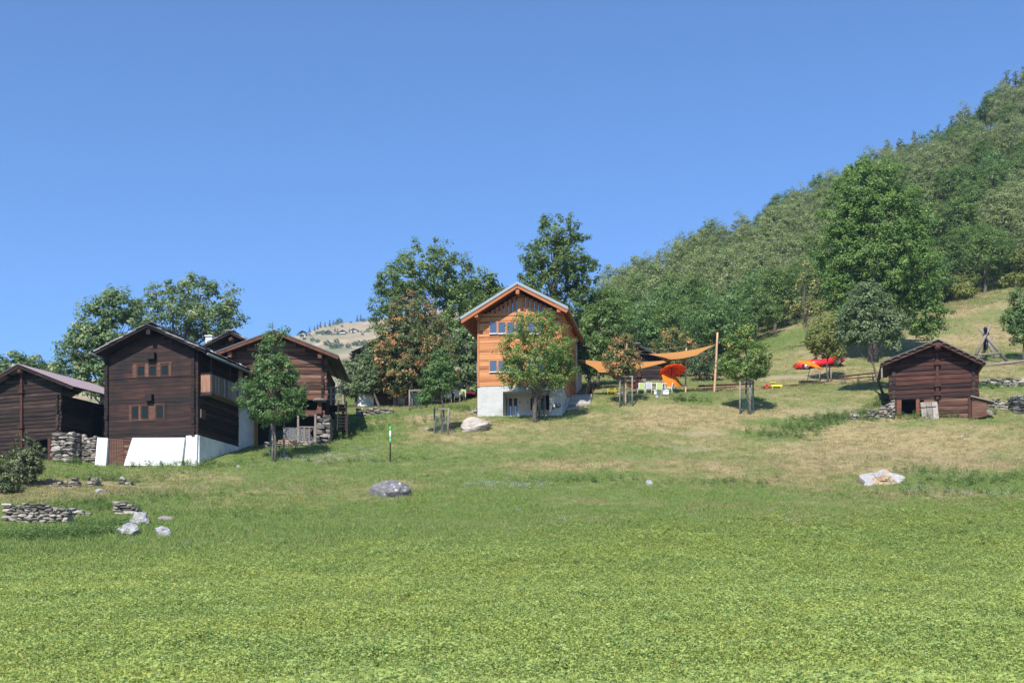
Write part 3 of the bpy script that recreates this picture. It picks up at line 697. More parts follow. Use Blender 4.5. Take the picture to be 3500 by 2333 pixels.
# ------------------------------------------------------------------ log barn with mauve sheet roof (far left)
def left_barn():
    Y = hit(200, 1584).y + 1.0
    f = Frame(200, 1580, Y, R(20))
    r = f.root('log_barn', 'low log barn with mauve metal roof beside the dark chalet', 'barn')
    x1 = f.x(201); 
    ov = -.9
    A = f.l(60, 1242, ov); Rr = f.l(246, 1316, ov); x0 = 2*f.x(74) - x1
    L = (2*A[0]-Rr[0], Rr[1]); rz = roofline(L, A, Rr)
    zb = f.z(200, 1490); D = f.side(370, 1450, x1)[0] + 1.0
    f.pad(x0, x1, .3, D, -.1)
    w = MB(); log_front(w, x0, x1, -.35, A[1], rz, 0, .28, .2, ((f.x(110), f.x(172), -.2, f.z(140, 1500)),), .35, .02, .2); gable_plate(w, x0+.1, x1-.1, rz(x1)-1, rz, A[0], .02); w.build('front_wall', M['darklog'], r)
    ya, za = f.side(312, 1386, x1); yb, zb2 = f.side(352, 1484, x1)
    w = MB(); log_side(w, x1, .1, D, zb, Rr[1]-.25, .28, .2, .32, .5, ((ya, yb, zb2-.2, za),)); log_side(w, x0, .1, D, zb, Rr[1]-.25); w.box(x0, x1, D, D+.15, zb, Rr[1]-.3); w.build('side_wall', M['darklog'], r)
    w = MB(); w.box(x1+.08, x1+.2, ya-.2, ya, zb2-.3, za+.15); w.box(x1+.08, x1+.2, yb, yb+.2, zb2-.3, za+.15); w.box(x1+.08, x1+.2, ya, yb, za, za+.15); w.build('door_frame', M['darkwood'], r)
    w = MB(); w.box(x0+.4, x1-.4, .8, D-.2, -.3, Rr[1]-.4); w.build('core', M['black'], r)
    m = MB(); xm = f.x(80); m.box(xm-.1, xm+.1, -.24, -.1, .5, rz(xm)-.4)
    for v in (1340, 1460): z = f.z(80, v); m.box(xm-.2, xm+.2, -.34, -.06, z-.12, z+.12)
    m.tube([(A[0], ov+.1, A[1]-.55), (A[0], .2, A[1]-.55)], .17, 8); m.build('mid_post', M['midpost'], r)
    m = MB(); 
    for P in (L, Rr):                   # corrugated sheet: a wavy thin slab
        n = 150; dy = (D + 1.0 - ov)/n; vs = []; fs = []
        for i in range(n+1):
            y = ov + i*dy; b = .022*math.sin(i*math.pi/2)
            for (x, z) in ((P[0]+(P[0]-A[0])*.05, P[1]-(A[1]-P[1])*.05), A): vs += [(x, y, z+b), (x, y, z+b-.03)]
        for i in range(n):
            k = i*4; fs += [(k, k+2, k+6, k+4), (k+1, k+5, k+7, k+3), (k, k+4, k+5, k+1)]
        fs += [(0,1,3,2), (n*4, n*4+2, n*4+3, n*4+1)]
        m.add(vs, fs, .5)
    rf = m.build('roof', M['mauve'], r)
    m = MB()
    for P in (L, Rr):
        for i in range(4):
            t = .15 + .28*i; x = P[0]*(1-t)+A[0]*t; z = P[1]*(1-t)+A[1]*t; m.box(x-.07, x+.07, ov+.05, D+.8, z-.2, z-.05, .7)
        m.beam((P[0], ov+.12, P[1]-.2), (A[0], ov+.12, A[1]-.2), .09, .18)
    m.build('rafters', M['darkwood'], rf)
    m = MB(); xa = f.x(168); xb = f.x(178); m.box(xa, xb, -.15, .1, -.4, f.z(170, 1497)); m.build('door_post', M['midpost'], r)
    m = MB(); xa = f.x(48); m.box(xa-.1, xa+.1, -.15, .1, -.2, f.z(50, 1510)); m.build('door_post', M['midpost'], r)
    xa, xb = f.x(176, -.4), f.x(250, -.4)
    m = MB(); stone_stack(m, xa, xb, -.45, 1.2, -.45, zb-.02, .2, .62, .02, None, 3); m.build('stone_pier', M['stone'], r)
    m = MB(); xe = f.x(331, .6); stone_stack(m, xb-.1, xe, .5, 1.3, -.1, f.z(290, 1500, .6), .17, .42, 0, None, 4); m.build('stone_plinth', M['stone'], r)
    return f
FB = left_barn()

# ------------------------------------------------------------------ log barn with the stone pier behind the chalet
def middle_barn():
    base = hit(1106, 1513); Y = base.y
    f = Frame(1106, 1510, Y, R(-2.8))
    r = f.root('log_barn', 'large brown log barn with broad gable, raised on a stone pier and round staddle', 'barn')
    x1 = f.x(1103); xa_ = f.x(937, -1.2); ov = -1.2
    A = f.l(937, 1125, ov); Rr = f.l(1156, 1212, ov); L = (2*A[0]-Rr[0], Rr[1]); x0 = 2*A[0]-x1
    rz = roofline(L, A, Rr); D = 8.5
    zb = f.z(1100, 1362)
    f.pad(x0+.2, x1-.2, .9, D, -.2)
    w = MB(); log_front(w, x0, x1, zb, A[1], rz, 0, .30, .2, (), .38, .018, .2); gable_plate(w, x0+.1, x1-.1, rz(x1)-1, rz, A[0], .02); w.build('front_wall', M['brownlog'], r)
    w = MB(); log_side(w, x1, .1, D, zb, Rr[1]-.2, .3, .2, .34); log_side(w, x0, .1, D, zb, Rr[1]-.2, .3); w.box(x0, x1, D, D+.15, 0, Rr[1]-.3); w.build('side_wall', M['darklog'], r)
    w = MB(); w.box(x0+.3, x1-.3, .2, D-.2, zb+.05, Rr[1]-.3); w.build('core', M['black'], r)
    w = MB(); z = f.z(1050, 1352); w.box(f.x(900), x1+.35, -.13, .1, z-.32, z+.02, .7); w.build('sill_beam', M['rust'], r)
    m = MB(); slab_roof(m, L, A, Rr, ov, D+1, .09); rf = m.build('roof', M['sheet'], r)
    m = MB()
    for P in (L, Rr):
        m.beam((P[0], ov+.1, P[1]-.22), (A[0], ov+.1, A[1]-.22), .12, .2, tint=.4)
        for i in range(6):
            t = .06+.17*i; x = P[0]*(1-t)+A[0]*t; z = P[1]*(1-t)+A[1]*t; m.box(x-.06, x+.06, ov+.02, D+.8, z-.19, z-.095, .5)
    m.build('rafters', M['rust'], rf)
    for x in (x1-.12, A[0], x0+.12): m = MB(); m.box(x-.14, x+.14, ov+.25, .3, rz(x)-.75, rz(x)-.36, .6); m.build('purlin', M['rust'], r)
    # staddle: post, stone disc, sill, pier
    cx, cz = f.l(1092, 1367, -.1)
    m = MB(); m.tube([(cx, -.1, cz-.14), (cx, -.1, cz-.08), (cx, -.1, cz+.03), (cx, -.1, cz+.10)], [.32, .52, .50, .36], 20); m.build('staddle_stone', M['slate'], r)
    m = MB(); m.box(cx-.16, cx+.16, -.2, .12, f.z(1092, 1412), cz-.13); m.build('staddle_post', M['rust'], r)
    m = MB(); za = f.z(1050, 1403); m.box(f.x(905), f.x(1111), -.22, .22, za-.42, za); m.box(cx-.2, cx+.2, -.5, 3, za-.30, za+.05); m.build('ground_sill', M['brownlog'], r)
    m = MB(); xa, xb = f.x(1083, -.3), f.x(1129, -.3); stone_stack(m, xa, xb, -.35, 2.2, -.3, za-.42, .24, .5, .01, None, 8); m.build('stone_pier', M['stone'], r)
    w = MB(); w.box(x0+.3, f.x(1085), 2.2, 2.4, -.5, za-.3); w.box(f.x(1080), x1, 2.3, 2.5, za-.3, zb); w.build('dark_cellar_back', M['black'], r)  # near-black sheets; the shade under the barn is put into their colour
    # wire mesh gate
    g = empty('wire_gate', f.w(f.x(1060, -.25), -.25, 0), -f.yaw, 'weathered timber gate with white wire mesh under the barn', 'gate')
    gx = f.x(1060, -.25)
    for u in (1019, 1078): x = f.x(u, -.25)-gx; m = MB(); m.box(x-.07, x+.07, -.07, .07, f.z(1050,1512), f.z(1050,1418)); m.build('gate_post', M['greywood'], g)
    a, zt = f.l(1023, 1460, -.25); b, zl = f.l(1074, 1507, -.25); a -= gx; b -= gx
    m = MB()
    for k in range(4): x = a + (b-a)*k/3; m.box(x-.04, x+.04, -.03, .03, zl, zt)
    m.box(a, b, -.035, .035, zt, zt+.08); m.box(a, b, -.035, .035, zl-.06, zl); m.build('gate_frame', M['greywood'], g)
    m = MB(); x0w = f.x(962, -.25)-gx
    n = 26
    hgt = zt-zl
    for k in range(-8, 30):
        for s in (1, -1):
            xa = x0w + (b-x0w)*k/28; pa = [xa, zl]; pb = [xa + s*hgt*.6, zt]
            if min(pa[0], pb[0]) < x0w or max(pa[0], pb[0]) > b: continue
            m.beam((pa[0], .04, pa[1]), (pb[0], .04, pb[1]), .007, .007)
    m.build('wire_mesh', M['whitepaint'], g)
    lw = empty('dry_stone_wall', f.w(f.x(985, -.6), -.6, 0), -f.yaw, 'low dry-stone wall below the wire mesh gate', 'stone wall')
    m = MB(); xo = f.x(985, -.6); stone_stack(m, f.x(903,-.6)-xo, f.x(1067,-.6)-xo, 0, .5, f.z(985,1535,-.6), f.z(985,1512,-.6), .13, .34, 0, None, 12); m.build('stones', M['stone'], lw)
    # porch with rails and steps on the right flank
    p = empty('wooden_porch', f.w(x1, 2.0, 0), -f.yaw, 'dark weathered wooden porch with rails and steep steps on the barn flank', 'porch')
    zd = f.z(1150, 1382, 1.5); xe = f.x(1174, 1.5)-x1
    m = MB(); m.box(.1, xe, -.8, 2.2, zd-.12, zd); m.build('deck', M['darklog'], p)
    m = MB()
    for dz in (.35, .75, 1.25): m.beam((.1, -.75, zd+dz), (xe+.05, -.75, zd+dz+.02), .09, .11)
    for dz in (.4, 1.2): m.beam((xe, -.75, zd+dz), (xe, 2.2, zd+dz), .08, .09)
    for x in (.5, xe*.6, xe): m.box(x-.07, x+.07, -.82, -.68, zd-.1, zd+1.3)
    m.build('railing', M['greywood'], p)
    for x in (.25, xe): m = MB(); m.box(x-.09, x+.09, -.8, -.62, -1.0, zd-.1); m.build('post', M['darklog'], p)
    m = MB(); sx0 = f.x(1158, 1.5)-x1; sx1 = f.x(1186, 1.5)-x1; n = 8; zt_ = zd; zb_ = f.z(1170, 1470, 1.5)
    for i in range(n): z = zb_ + (zt_-zb_)*(i+.5)/n; m.box(sx0, sx1, -1.0-(n-i)*.07, -.75-(n-i)*.07, z, z+.05)
    m.beam((sx1, -1.6, zb_-.2), (sx1, -.7, zt_+.2), .07, .2); m.beam((sx0, -1.6, zb_-.2), (sx0, -.7, zt_+.2), .07, .2)
    m.beam((sx1+.12, -1.65, zb_-.4), (sx1+.12, -1.65, zb_+1.0), .12, .12); m.beam((sx1+.1, -1.6, zb_+.95), (xe, -.7, zt_+1.25), .07, .08)
    m.build('steps', M['darklog'], p)
    return f
FM = middle_barn()

# ------------------------------------------------------------------ chalet peeping over the roofs, with a white chimney
def chimney_chalet():
    f = Frame(782, 1400, FM.o.y + 6, R(6))
    r = f.root('log_chalet', 'dark timber chalet with slate roof and white chimney, only its gable showing over the roofs', 'house')
    ov = -.8; A = f.l(786, 1135, ov); L = f.l(690, 1184, ov); Rr = f.l(885, 1181, ov); rz = roofline(L, A, Rr)
    x0, x1 = L[0]+.8, Rr[0]-.8; D = 6
    w = MB(); log_front(w, x0, x1, 1.0, A[1], rz, 0, .27, .16, (), .1, .01, .25); w.build('front_wall', M['darkwood'], r)
    w = MB(); w.box(x0, x1, .12, D, -3, rz(x0)-.3); w.build('side_wall', M['darklog'], r)
    m = MB(); slab_roof(m, L, A, Rr, ov, D+.4, .13); rf = m.build('roof', M['darkwood'], r)
    m = MB(); slate_roof(m, L, A, Rr, ov-.05, D+.5); m.build('slates', M['slate'], rf)
    m = MB(); m.box(A[0]-.12, A[0]+.12, -.2, 0, 2, A[1]-.5); m.tube([(A[0], ov+.2, A[1]-.5), (A[0], .1, A[1]-.5)], .2, 8); m.build('mid_post', M['midpost'], r)
    cx = f.x(718, 2.5); zt = f.z(718, 1152, 2.5)
    m = MB(); m.box(cx-.28, cx+.28, 2.2, 2.8, zt-2.5, zt-.02); m.box(cx-.34, cx+.34, 2.1, 2.9, zt, zt+.08); m.build('chimney', M['white'], rf)
chimney_chalet()

# ------------------------------------------------------------------ chalet behind the browning maple
def far_chalet():
    b = hit(1340, 1388); f = Frame(1340, 1388, b.y + 1.1, R(8))
    r = f.root('log_chalet', 'dark timber chalet with white plastered base half hidden behind the browning maple', 'house')
    ov = -1.1; x0 = f.x(1238); x1 = f.x(1440); A = f.l(1345, 1128, ov); L = f.l(1203, 1207, ov); Rr = (2*A[0]-L[0], L[1]); rz = roofline(L, A, Rr); D = 7
    zw = f.z(1300, 1350); f.pad(x0, x1, .2, D, 0)
    w = MB(); log_front(w, x0, x1, zw, A[1], rz, 0, .27, .16, (), .06, .008, .3); w.build('front_wall', M['darklog'], r)
    w = MB(); w.box(x0+.1, x1-.1, .12, D, -.5, rz(x0)-.3); w.build('side_wall', M['darklog'], r)
    m = MB(); slab_roof(m, L, A, Rr, ov, D+.4, .13); rf = m.build('roof', M['darkwood'], r)
    m = MB(); slate_roof(m, L, A, Rr, ov-.05, D+.5); m.build('slates', M['slate'], rf)
    m = MB(); m.tube([(L[0]-.1, ov-.4, L[1]-.1), (L[0]-.1, D, L[1]-.1)], .09, 8); m.build('gutter', M['metal'], rf)
    m = MB(); m.prism([f.l(1345,1388,-.1), f.l(1430,1388,-.1), f.l(1436,1340,-.1), f.l(1346,1350,-.1)], -.25, .4); m.build('plaster_base', M['white'], r)
    m = MB(); m.prism([f.l(1219,1390,-.1), f.l(1279,1390,-.1), f.l(1279,1354,-.1), f.l(1270,1348,-.1), f.l(1223,1349,-.1)], -.3, .4); m.build('plaster_base', M['white'], r)
    m = MB(); xa, za = f.l(1282, 1353); xb = f.x(1344); n = 8
    for i in range(n): m.box(xa+(xb-xa)*i/n, xa+(xb-xa)*(i+1)/n-.02, -.06-(.06 if i % 3 == 0 else 0), .05, -.3, za)
    m.build('plank_door', M['brownlog'], r)
    for u in (1294, 1308): a, za = f.l(u, 1300); b_, zb = f.l(u+10, 1313); window(r, a, b_, zb, za, -.12, .05, 'rust')
far_chalet()

# ------------------------------------------------------------------ small log barn behind the parasols
def small_barn():
    b = hit(2185, 1303); f = Frame(2185, 1303, b.y + .6, R(6))
    r = f.root('log_barn', 'small dark log barn with steep gable behind the orange parasols', 'barn')
    ov = -.9; x0 = f.x(2114); x1 = f.x(2257); A = f.l(2177, 1178, ov); Rr = f.l(2272, 1226, ov); L = f.l(2086, 1228, ov); rz = roofline(L, A, Rr); D = 5
    f.pad(x0, x1, .2, D, .1)
    w = MB(); log_front(w, x0, x1, 0, A[1], rz, 0, .30, .2, (), .3, .015, .2); gable_plate(w, x0+.1, x1-.1, rz(x1)-1, rz, A[0], .02); w.build('front_wall', M['darklog'], r)
    w = MB(); log_side(w, x1, .1, D, 0, Rr[1]-.2, .3); log_side(w, x0, .1, D, 0, Rr[1]-.2, .3); w.box(x0, x1, D, D+.1, 0, Rr[1]); w.build('side_wall', M['darklog'], r)
    c = MB(); c.box(x0+.2, x1-.2, .15, D-.2, 0, Rr[1]-.3); c.build('core', M['black'], r)
    m = MB(); slab_roof(m, L, A, Rr, ov, D+.6, .12); rf = m.build('roof', M['darkwood'], r)
    m = MB(); slate_roof(m, L, A, Rr, ov-.02, D+.6, .04); m.build('slates', M['slate'], rf)
    m = MB(); xm = f.x(2184); m.box(xm-.1, xm+.1, -.22, -.1, .2, rz(xm)-.4)
    for v in (1285, 1260): z = f.z(2184, v); m.box(xm-.18, xm+.18, -.32, -.05, z-.14, z+.14)
    m.build('mid_post', M['midpost'], r)
    m = MB(); stone_stack(m, x0, x1+.5, -.15, .6, -.8, -.02, .2, .5, 0, None, 21); m.build('stone_plinth', M['stone'], r)
small_barn()

# ------------------------------------------------------------------ log barn on the right
def right_barn():
    b = hit(3105, 1428); f = Frame(3190, 1421, b.y, R(15))
    r = f.root('log_barn', 'reddish log barn with open low doorway and loose board on the dry meadow at right', 'barn')
    ov = -1.1; A = f.l(3207, 1157, ov); L = f.l(3011, 1236, ov); Rr = f.l(3369, 1234, ov); rz = roofline(L, A, Rr)
    x0 = f.x(3054); x1 = f.x(3326); D = 5.5; zl = f.z(3190, 1362)
    f.pad(x0+.1, x1-.1, .25, D, -.2)
    hx0, hx1 = f.x(3080), f.x(3131)
    w = MB(); log_front(w, x0, x1, zl, A[1], rz, 0, .37, .24, (), .42, .018, .2); gable_plate(w, x0+.1, x1-.1, rz(x1)-1, rz, A[0], .02); w.build('front_wall', M['redlog'], r)
    w = MB(); log_front(w, f.x(3131), f.x(3308), -.5, zl-.05, lambda x: 99, .02, .30, .18, ((f.x(3143), f.x(3158), zl-.30, zl),), 0, .01); w.build('lower_wall', M['brownlog'], r)
    w = MB(); log_side(w, x0, .1, D, zl-.1, L[1]-.25, .37, .24, .4); log_side(w, x1, .1, D, zl-.1, Rr[1]-.25, .37, .24, .4); w.box(x0, x1, D, D+.15, -.5, Rr[1]-.2); w.box(x0, x0+.2, .2, D, -.6, zl); w.box(x1-.2, x1, .2, D, -.6, zl); w.build('side_wall', M['darklog'], r)
    w = MB(); w.box(x0+.3, x1-.3, 1.8, D-.2, -.5, zl); w.box(x0+.2, x1-.2, .2, D-.1, zl+.02, L[1]-.3); w.build('core', M['black'], r)
    for u, wd in ((3072, .38), (3136, .24)): x = f.x(u); m = MB(); m.box(x-wd/2, x+wd/2, -.16, .2, -.6, zl, .6); m.build('door_post', M['rust'], r)
    for u in (3060, 3314): x = f.x(u); m = MB(); m.box(x-.12, x+.12, -.18, .2, -.4, zl, .3); m.build('corner_post', M['midpost'], r)
    m = MB(); xm = f.x(3203); m.box(xm-.12, xm+.12, -.32, -.16, zl-.1, A[1]-.9, .4)
    for v in (1243, 1317, 1347): z = f.z(3203, v); m.box(xm-.24, xm+.24, -.42, -.1, z-.15, z+.15, .2)
    m.tube([(A[0], ov+.15, A[1]-.6), (A[0], .2, A[1]-.6)], .24, 8, .5); m.build('mid_post', M['midpost'], r)
    m = MB(); slab_roof(m, L, A, Rr, ov, D+.9, .08); rf = m.build('roof', M['sheet'], r)
    m = MB()
    for P in (L, Rr):
        m.beam((P[0], ov+.2, P[1]-.26), (A[0], ov+.2, A[1]-.26), .12, .2, tint=.2)
        for i in range(7):
            t = .03+.14*i; x = P[0]*(1-t)+A[0]*t; z = P[1]*(1-t)+A[1]*t; m.box(x-.12, x+.12, ov+.02, D+.7, z-.17, z-.085, .55)
    m.build('rafters', M['brownlog'], rf)
    m = MB(); x = f.x(3014, ov+.3); m.box(x-.06, x+.06, ov+.25, ov+.4, f.z(3014, 1290, ov), L[1]-.1); m.build('eave_board', M['greywood'], r)
    # lean-to cupboard at the right foot
    m = MB(); xa, za = f.l(3322, 1356, -.2); xb = f.x(3373, -.2); m.prism([(xa, -.4), (xb, -.2), (xb, za-.25), (xa, za)], -.25, .8, .55); o = m.build('lean_to', M['brownlog'], r)
    m = MB(); m.prism([(xa-.1, za+.10), (xb+.55, za-.42), (xb+.55, za-.52), (xa-.1, za)], -.45, 1.0); m.build('slab_cover', M['stone'], o)
    # loose board leaning on the wall
    bd = empty('board_panel', f.w(f.x(3176, -.5), -.5, 0), -f.yaw, 'pale grey board panel leaning against the barn beside the doorway', 'board')
    m = MB(); xo = f.x(3176, -.5); a0, z0 = f.l(3147, 1424, -.5); a1, z1 = f.l(3205, 1371, -.3)
    wd = (a1-a0)/3
    for i in range(3): m.add([(a0-xo+.12+i*wd, 0, z0-.3), (a0-xo+.12+(i+1)*wd-.03, 0, z0-.3), (a0-xo+(i+1)*wd-.03, .32, z1), (a0-xo+i*wd, .32, z1),
                              (a0-xo+.12+i*wd, .04, z0-.3), (a0-xo+.12+(i+1)*wd-.03, .04, z0-.3), (a0-xo+(i+1)*wd-.03, .36, z1), (a0-xo+i*wd, .36, z1)],
                             [(0,1,2,3),(7,6,5,4),(0,4,5,1),(1,5,6,2),(2,6,7,3),(3,7,4,0)], random.random())
    m.build('boards', M['greywood'], bd)
    m = MB(); m.beam((a0-xo-.05, .20, z1-.45), (a1-xo-.1, .22, z1-.40), .03, .06); m.build('batten', M['darkwood'], bd)
    return f
FR = right_barn()
# ------------------------------------------------------------------ ground
def uv_of(X, Y, Z): return HU + F*X/Y, HV - F*Z/Y

# patches of the meadow, each a disc on the ground: (u, v, half-width m, half-depth m, amount)
DRYP = [(2250,1450,9,4,.7),(2900,1470,5,4,.9),(2450,1500,6,3,.6),(3100,1530,12,4.5,.8),(2100,1570,7,3,.4),(2600,1590,9,3,.5),(3400,1500,8,5,.7),(300,1660,6,2.2,.9),(180,1700,5,2,.8),
        (620,1640,5,3,.5),(1500,1450,3,4,.8),(2700,1240,9,7,.35),(3300,1040,16,8,.8),(3350,1150,14,6,.9),(3000,1130,14,8,.45),(2750,1300,5,2.5,.8),(1750,1490,6,2.2,.6),(1320,1400,4,3,.6),(1600,1310,8,5,.7),
        (2250,1330,8,3,.45),(3250,1260,9,4,.8),(2000,1470,6,2.5,.6),(1250,1650,8,2.5,.4),(2750,1550,8,3,.5),(3000,1590,9,3,.7),(2450,1400,7,2.5,.7)]
GRNP = [(1100,1620,9,4,.35),(1420,1560,6,3,.3),(1150,1530,5,3,.5),(1650,1640,8,3,.3),(1900,1560,5,2,.3),(2750,1450,5,1.4,1),(2880,1425,3,1.2,1),(2620,1490,3,1.5,.8),(3200,1440,7,1.0,.6),(1230,1430,4,2.5,.9),(1150,1470,3,3,.8),(1050,1600,5,3,.3),(150,1820,6,3,.9),(450,1720,3,2,.5),(300,1590,3,1,.7),
        (700,1600,6,1.2,.4),(2700,1150,9,5,.9),(3440,1010,6,3,.5),(2150,1690,12,3,.35),(3400,1650,6,3,.8),(1700,1720,9,3,.5),(900,1780,8,3,.4),(2400,1340,4,1.5,.6),(3350,1320,3,1.2,.9),(2350,1375,2.5,1,.6)]
SOIL = [(2700,1290,3.2,1.3,.9),(2760,1262,2.5,1.2,.7),(2870,1415,3,2.5,.55),(2400,1485,2.0,.9,.7),(380,1655,3,.9,.6),(3300,1625,2.2,.5,.5),(2920,1405,2.5,1.5,.6),(1130,1515,1.4,.5,.6),(1480,1430,2,2,.45),(3050,1610,1.2,.6,.6),(1580,1350,2,1.5,.5),(2360,1535,2.2,.7,.5)]
def patch(X, Y, lst, cache={}):
    k = id(lst)
    if k not in cache: cache[k] = [(hit(u, v, 30), a, b, w) for (u, v, a, b, w) in lst]
    r = np.zeros_like(X)
    wob = (fbm(vn3, X/2.3, Y/2.3, 3)-.5)*1.5
    for (p, a, b, w) in cache[k]:
        d = np.sqrt(((X-p.x)/a)**2 + ((Y-p.y)/b)**2) + wob
        r = np.maximum(r, w*np.clip((1.25-d)/.6, 0, 1))
    return r

def crop_edge(X):      # where the sown field ends and the meadow starts
    return 52.0 + np.interp(X, [-40,-21,-14.5,-6.2,0,11.8,29,45], [-6.0,-4.0,-1.0,4.0,6.5,11.0,15.0,16.5]) + 1.0*np.sin(X*.31) + .6*np.sin(X*.83+1)

def dryness(X, Y):
    d = 0.31 + 0.95*(fbm(vn1, X/5.5, Y/4.0, 4)-.5) + 1.0*(fbm(vn2, X/1.5, Y/1.1, 3)-.5) + .15*np.clip(X/28, -1, 1)
    d = d*np.clip((Y-55+14*(fbm(vn3, X/5, Y/3, 3)-.5))/16, .35, 1) - .06
    d = d + .62*patch(X, Y, DRYP) - .9*patch(X, Y, GRNP)
    return np.clip(d, 0, 1)

def build_ground():
    uu = np.concatenate([np.linspace(-2600, -260, 30), np.linspace(-220, 3720, 520), np.linspace(3760, 6400, 34)])
    yy = np.concatenate([np.arange(1, 50, .6), np.arange(50, 130, .33), np.arange(130, 345, 2.2), np.arange(345, 600, 16)])
    U, Yg = np.meshgrid(uu, yy); Yw = np.maximum(Yg, 12.0)
    X = (U-HU)/F*Yw; Y = Yg
    Z = ground(X, Y)
    nu, ny = len(uu), len(yy)
    v = np.stack([X.ravel(), Y.ravel(), Z.ravel()], 1)
    i = np.arange(ny-1)[:,None]*nu + np.arange(nu-1)[None]
    f = np.stack([i, i+1, i+1+nu, i+nu], -1).reshape(-1, 4)
    me = bpy.data.meshes.new('meadow'); me.from_pydata(v.tolist(), [], f.tolist())
    me.polygons.foreach_set('use_smooth', np.ones(len(f), dtype=bool))
    xr, yr = X.ravel(), Y.ravel()
    dry = dryness(xr, yr); crop = np.clip((crop_edge(xr)-yr+5*(fbm(vn1, xr/3.1+9, yr/2.2, 3)-.5))/6.0, 0, 1); soil = patch(xr, yr, SOIL)
    for n, a in (('dry', dry), ('crop', crop), ('soil', soil)):
        at = me.attributes.new(n, 'FLOAT', 'POINT'); at.data.foreach_set('value', a.astype(np.float32))
    m = bpy.data.materials.new('meadow_turf'); m.use_nodes = True; nt = m.node_tree; p = nt.nodes['Principled BSDF']
    L = nt.links.new
    tc = nt.nodes.new('ShaderNodeTexCoord')
    def noise(s, d=6, r=.65):
        n = nt.nodes.new('ShaderNodeTexNoise'); n.inputs['Scale'].default_value = s; n.inputs['Detail'].default_value = d; n.inputs['Roughness'].default_value = r; L(tc.outputs['Object'], n.inputs['Vector']); return n
    n1, n2, n3 = noise(7.0), noise(1.1), noise(26.0, 4)
    def attr(n):
        a = nt.nodes.new('ShaderNodeAttribute'); a.attribute_name = n; return a.outputs['Fac']
    def mixc(f, a, b):
        k = nt.nodes.new('ShaderNodeMix'); k.data_type = 'RGBA'; L(f, k.inputs[0]); L(a, k.inputs[6]); L(b, k.inputs[7]); return k.outputs[2]
    def math_(op, a, b):
        k = nt.nodes.new('ShaderNodeMath'); k.operation = op; k.use_clamp = True
        for i_, q in enumerate((a, b)):
            if isinstance(q, float): k.inputs[i_].default_value = q
            else: L(q, k.inputs[i_])
        return k.outputs[0]
    g = ramp(nt, [(0.078,0.118,0.034),(0.128,0.170,0.054),(0.20,0.235,0.088)]); L(n1.outputs['Fac'], g.inputs['Fac'])
    d = ramp(nt, [(0.19,0.158,0.073),(0.30,0.243,0.122),(0.41,0.335,0.188)]); L(n1.outputs['Fac'], d.inputs['Fac'])
    s = ramp(nt, [(0.20,0.14,0.095),(0.36,0.27,0.20),(0.48,0.39,0.31)]); L(n3.outputs['Fac'], s.inputs['Fac'])
    c = ramp(nt, [(0.028,0.048,0.014),(0.055,0.085,0.026)]); L(n3.outputs['Fac'], c.inputs['Fac'])  # darkened ground: shade in the gaps between crop plants put into the colour
    jit = math_('SUBTRACT', n3.outputs['Fac'], 0.5)
    dr = math_('ADD', attr('dry'), jit)
    o = mixc(dr, g.outputs['Color'], d.outputs['Color'])
    o = mixc(math_('MULTIPLY', attr('soil'), n1.outputs['Fac']), o, s.outputs['Color'])
    o = mixc(attr('crop'), o, c.outputs['Color'])
    L(o, p.inputs['Base Color']); p.inputs['Roughness'].default_value = .95; p.inputs['Specular IOR Level'].default_value = .1
    b = nt.nodes.new('ShaderNodeBump'); b.inputs['Strength'].default_value = .8; b.inputs['Distance'].default_value = .08; L(n3.outputs['Fac'], b.inputs['Height']); L(b.outputs['Normal'], p.inputs['Normal'])
    me.materials.append(m)
    o = bpy.data.objects.new('meadow', me); COL.objects.link(o); tag(o, kind='structure')
build_ground()

# ------------------------------------------------------------------ ground cover, instanced on points
SRC = bpy.data.collections.new('plant_sources')     # never linked to the scene
def leaf_src(name, quads, tints, material):
    me = bpy.data.meshes.new(name); v = [p for q in quads for p in q]; f = [(4*i, 4*i+1, 4*i+2, 4*i+3) for i in range(len(quads))]
    me.from_pydata([tuple(p) for p in v], [], f)
    at = me.attributes.new('tint', 'FLOAT', 'FACE'); at.data.foreach_set('value', np.array(tints, dtype=np.float32)); me.materials.append(material)
    return bpy.data.objects.new(name, me)
def rleaf(c, d, n, ln, wd):
    """one leaf: a folded rhomb from c along d"""
    d = d/np.linalg.norm(d); sd = np.cross(d, n); sd = sd/(np.linalg.norm(sd)+1e-9)
    return [c, c+d*ln*.45+sd*wd*.5, c+d*ln, c+d*ln*.45-sd*wd*.5]

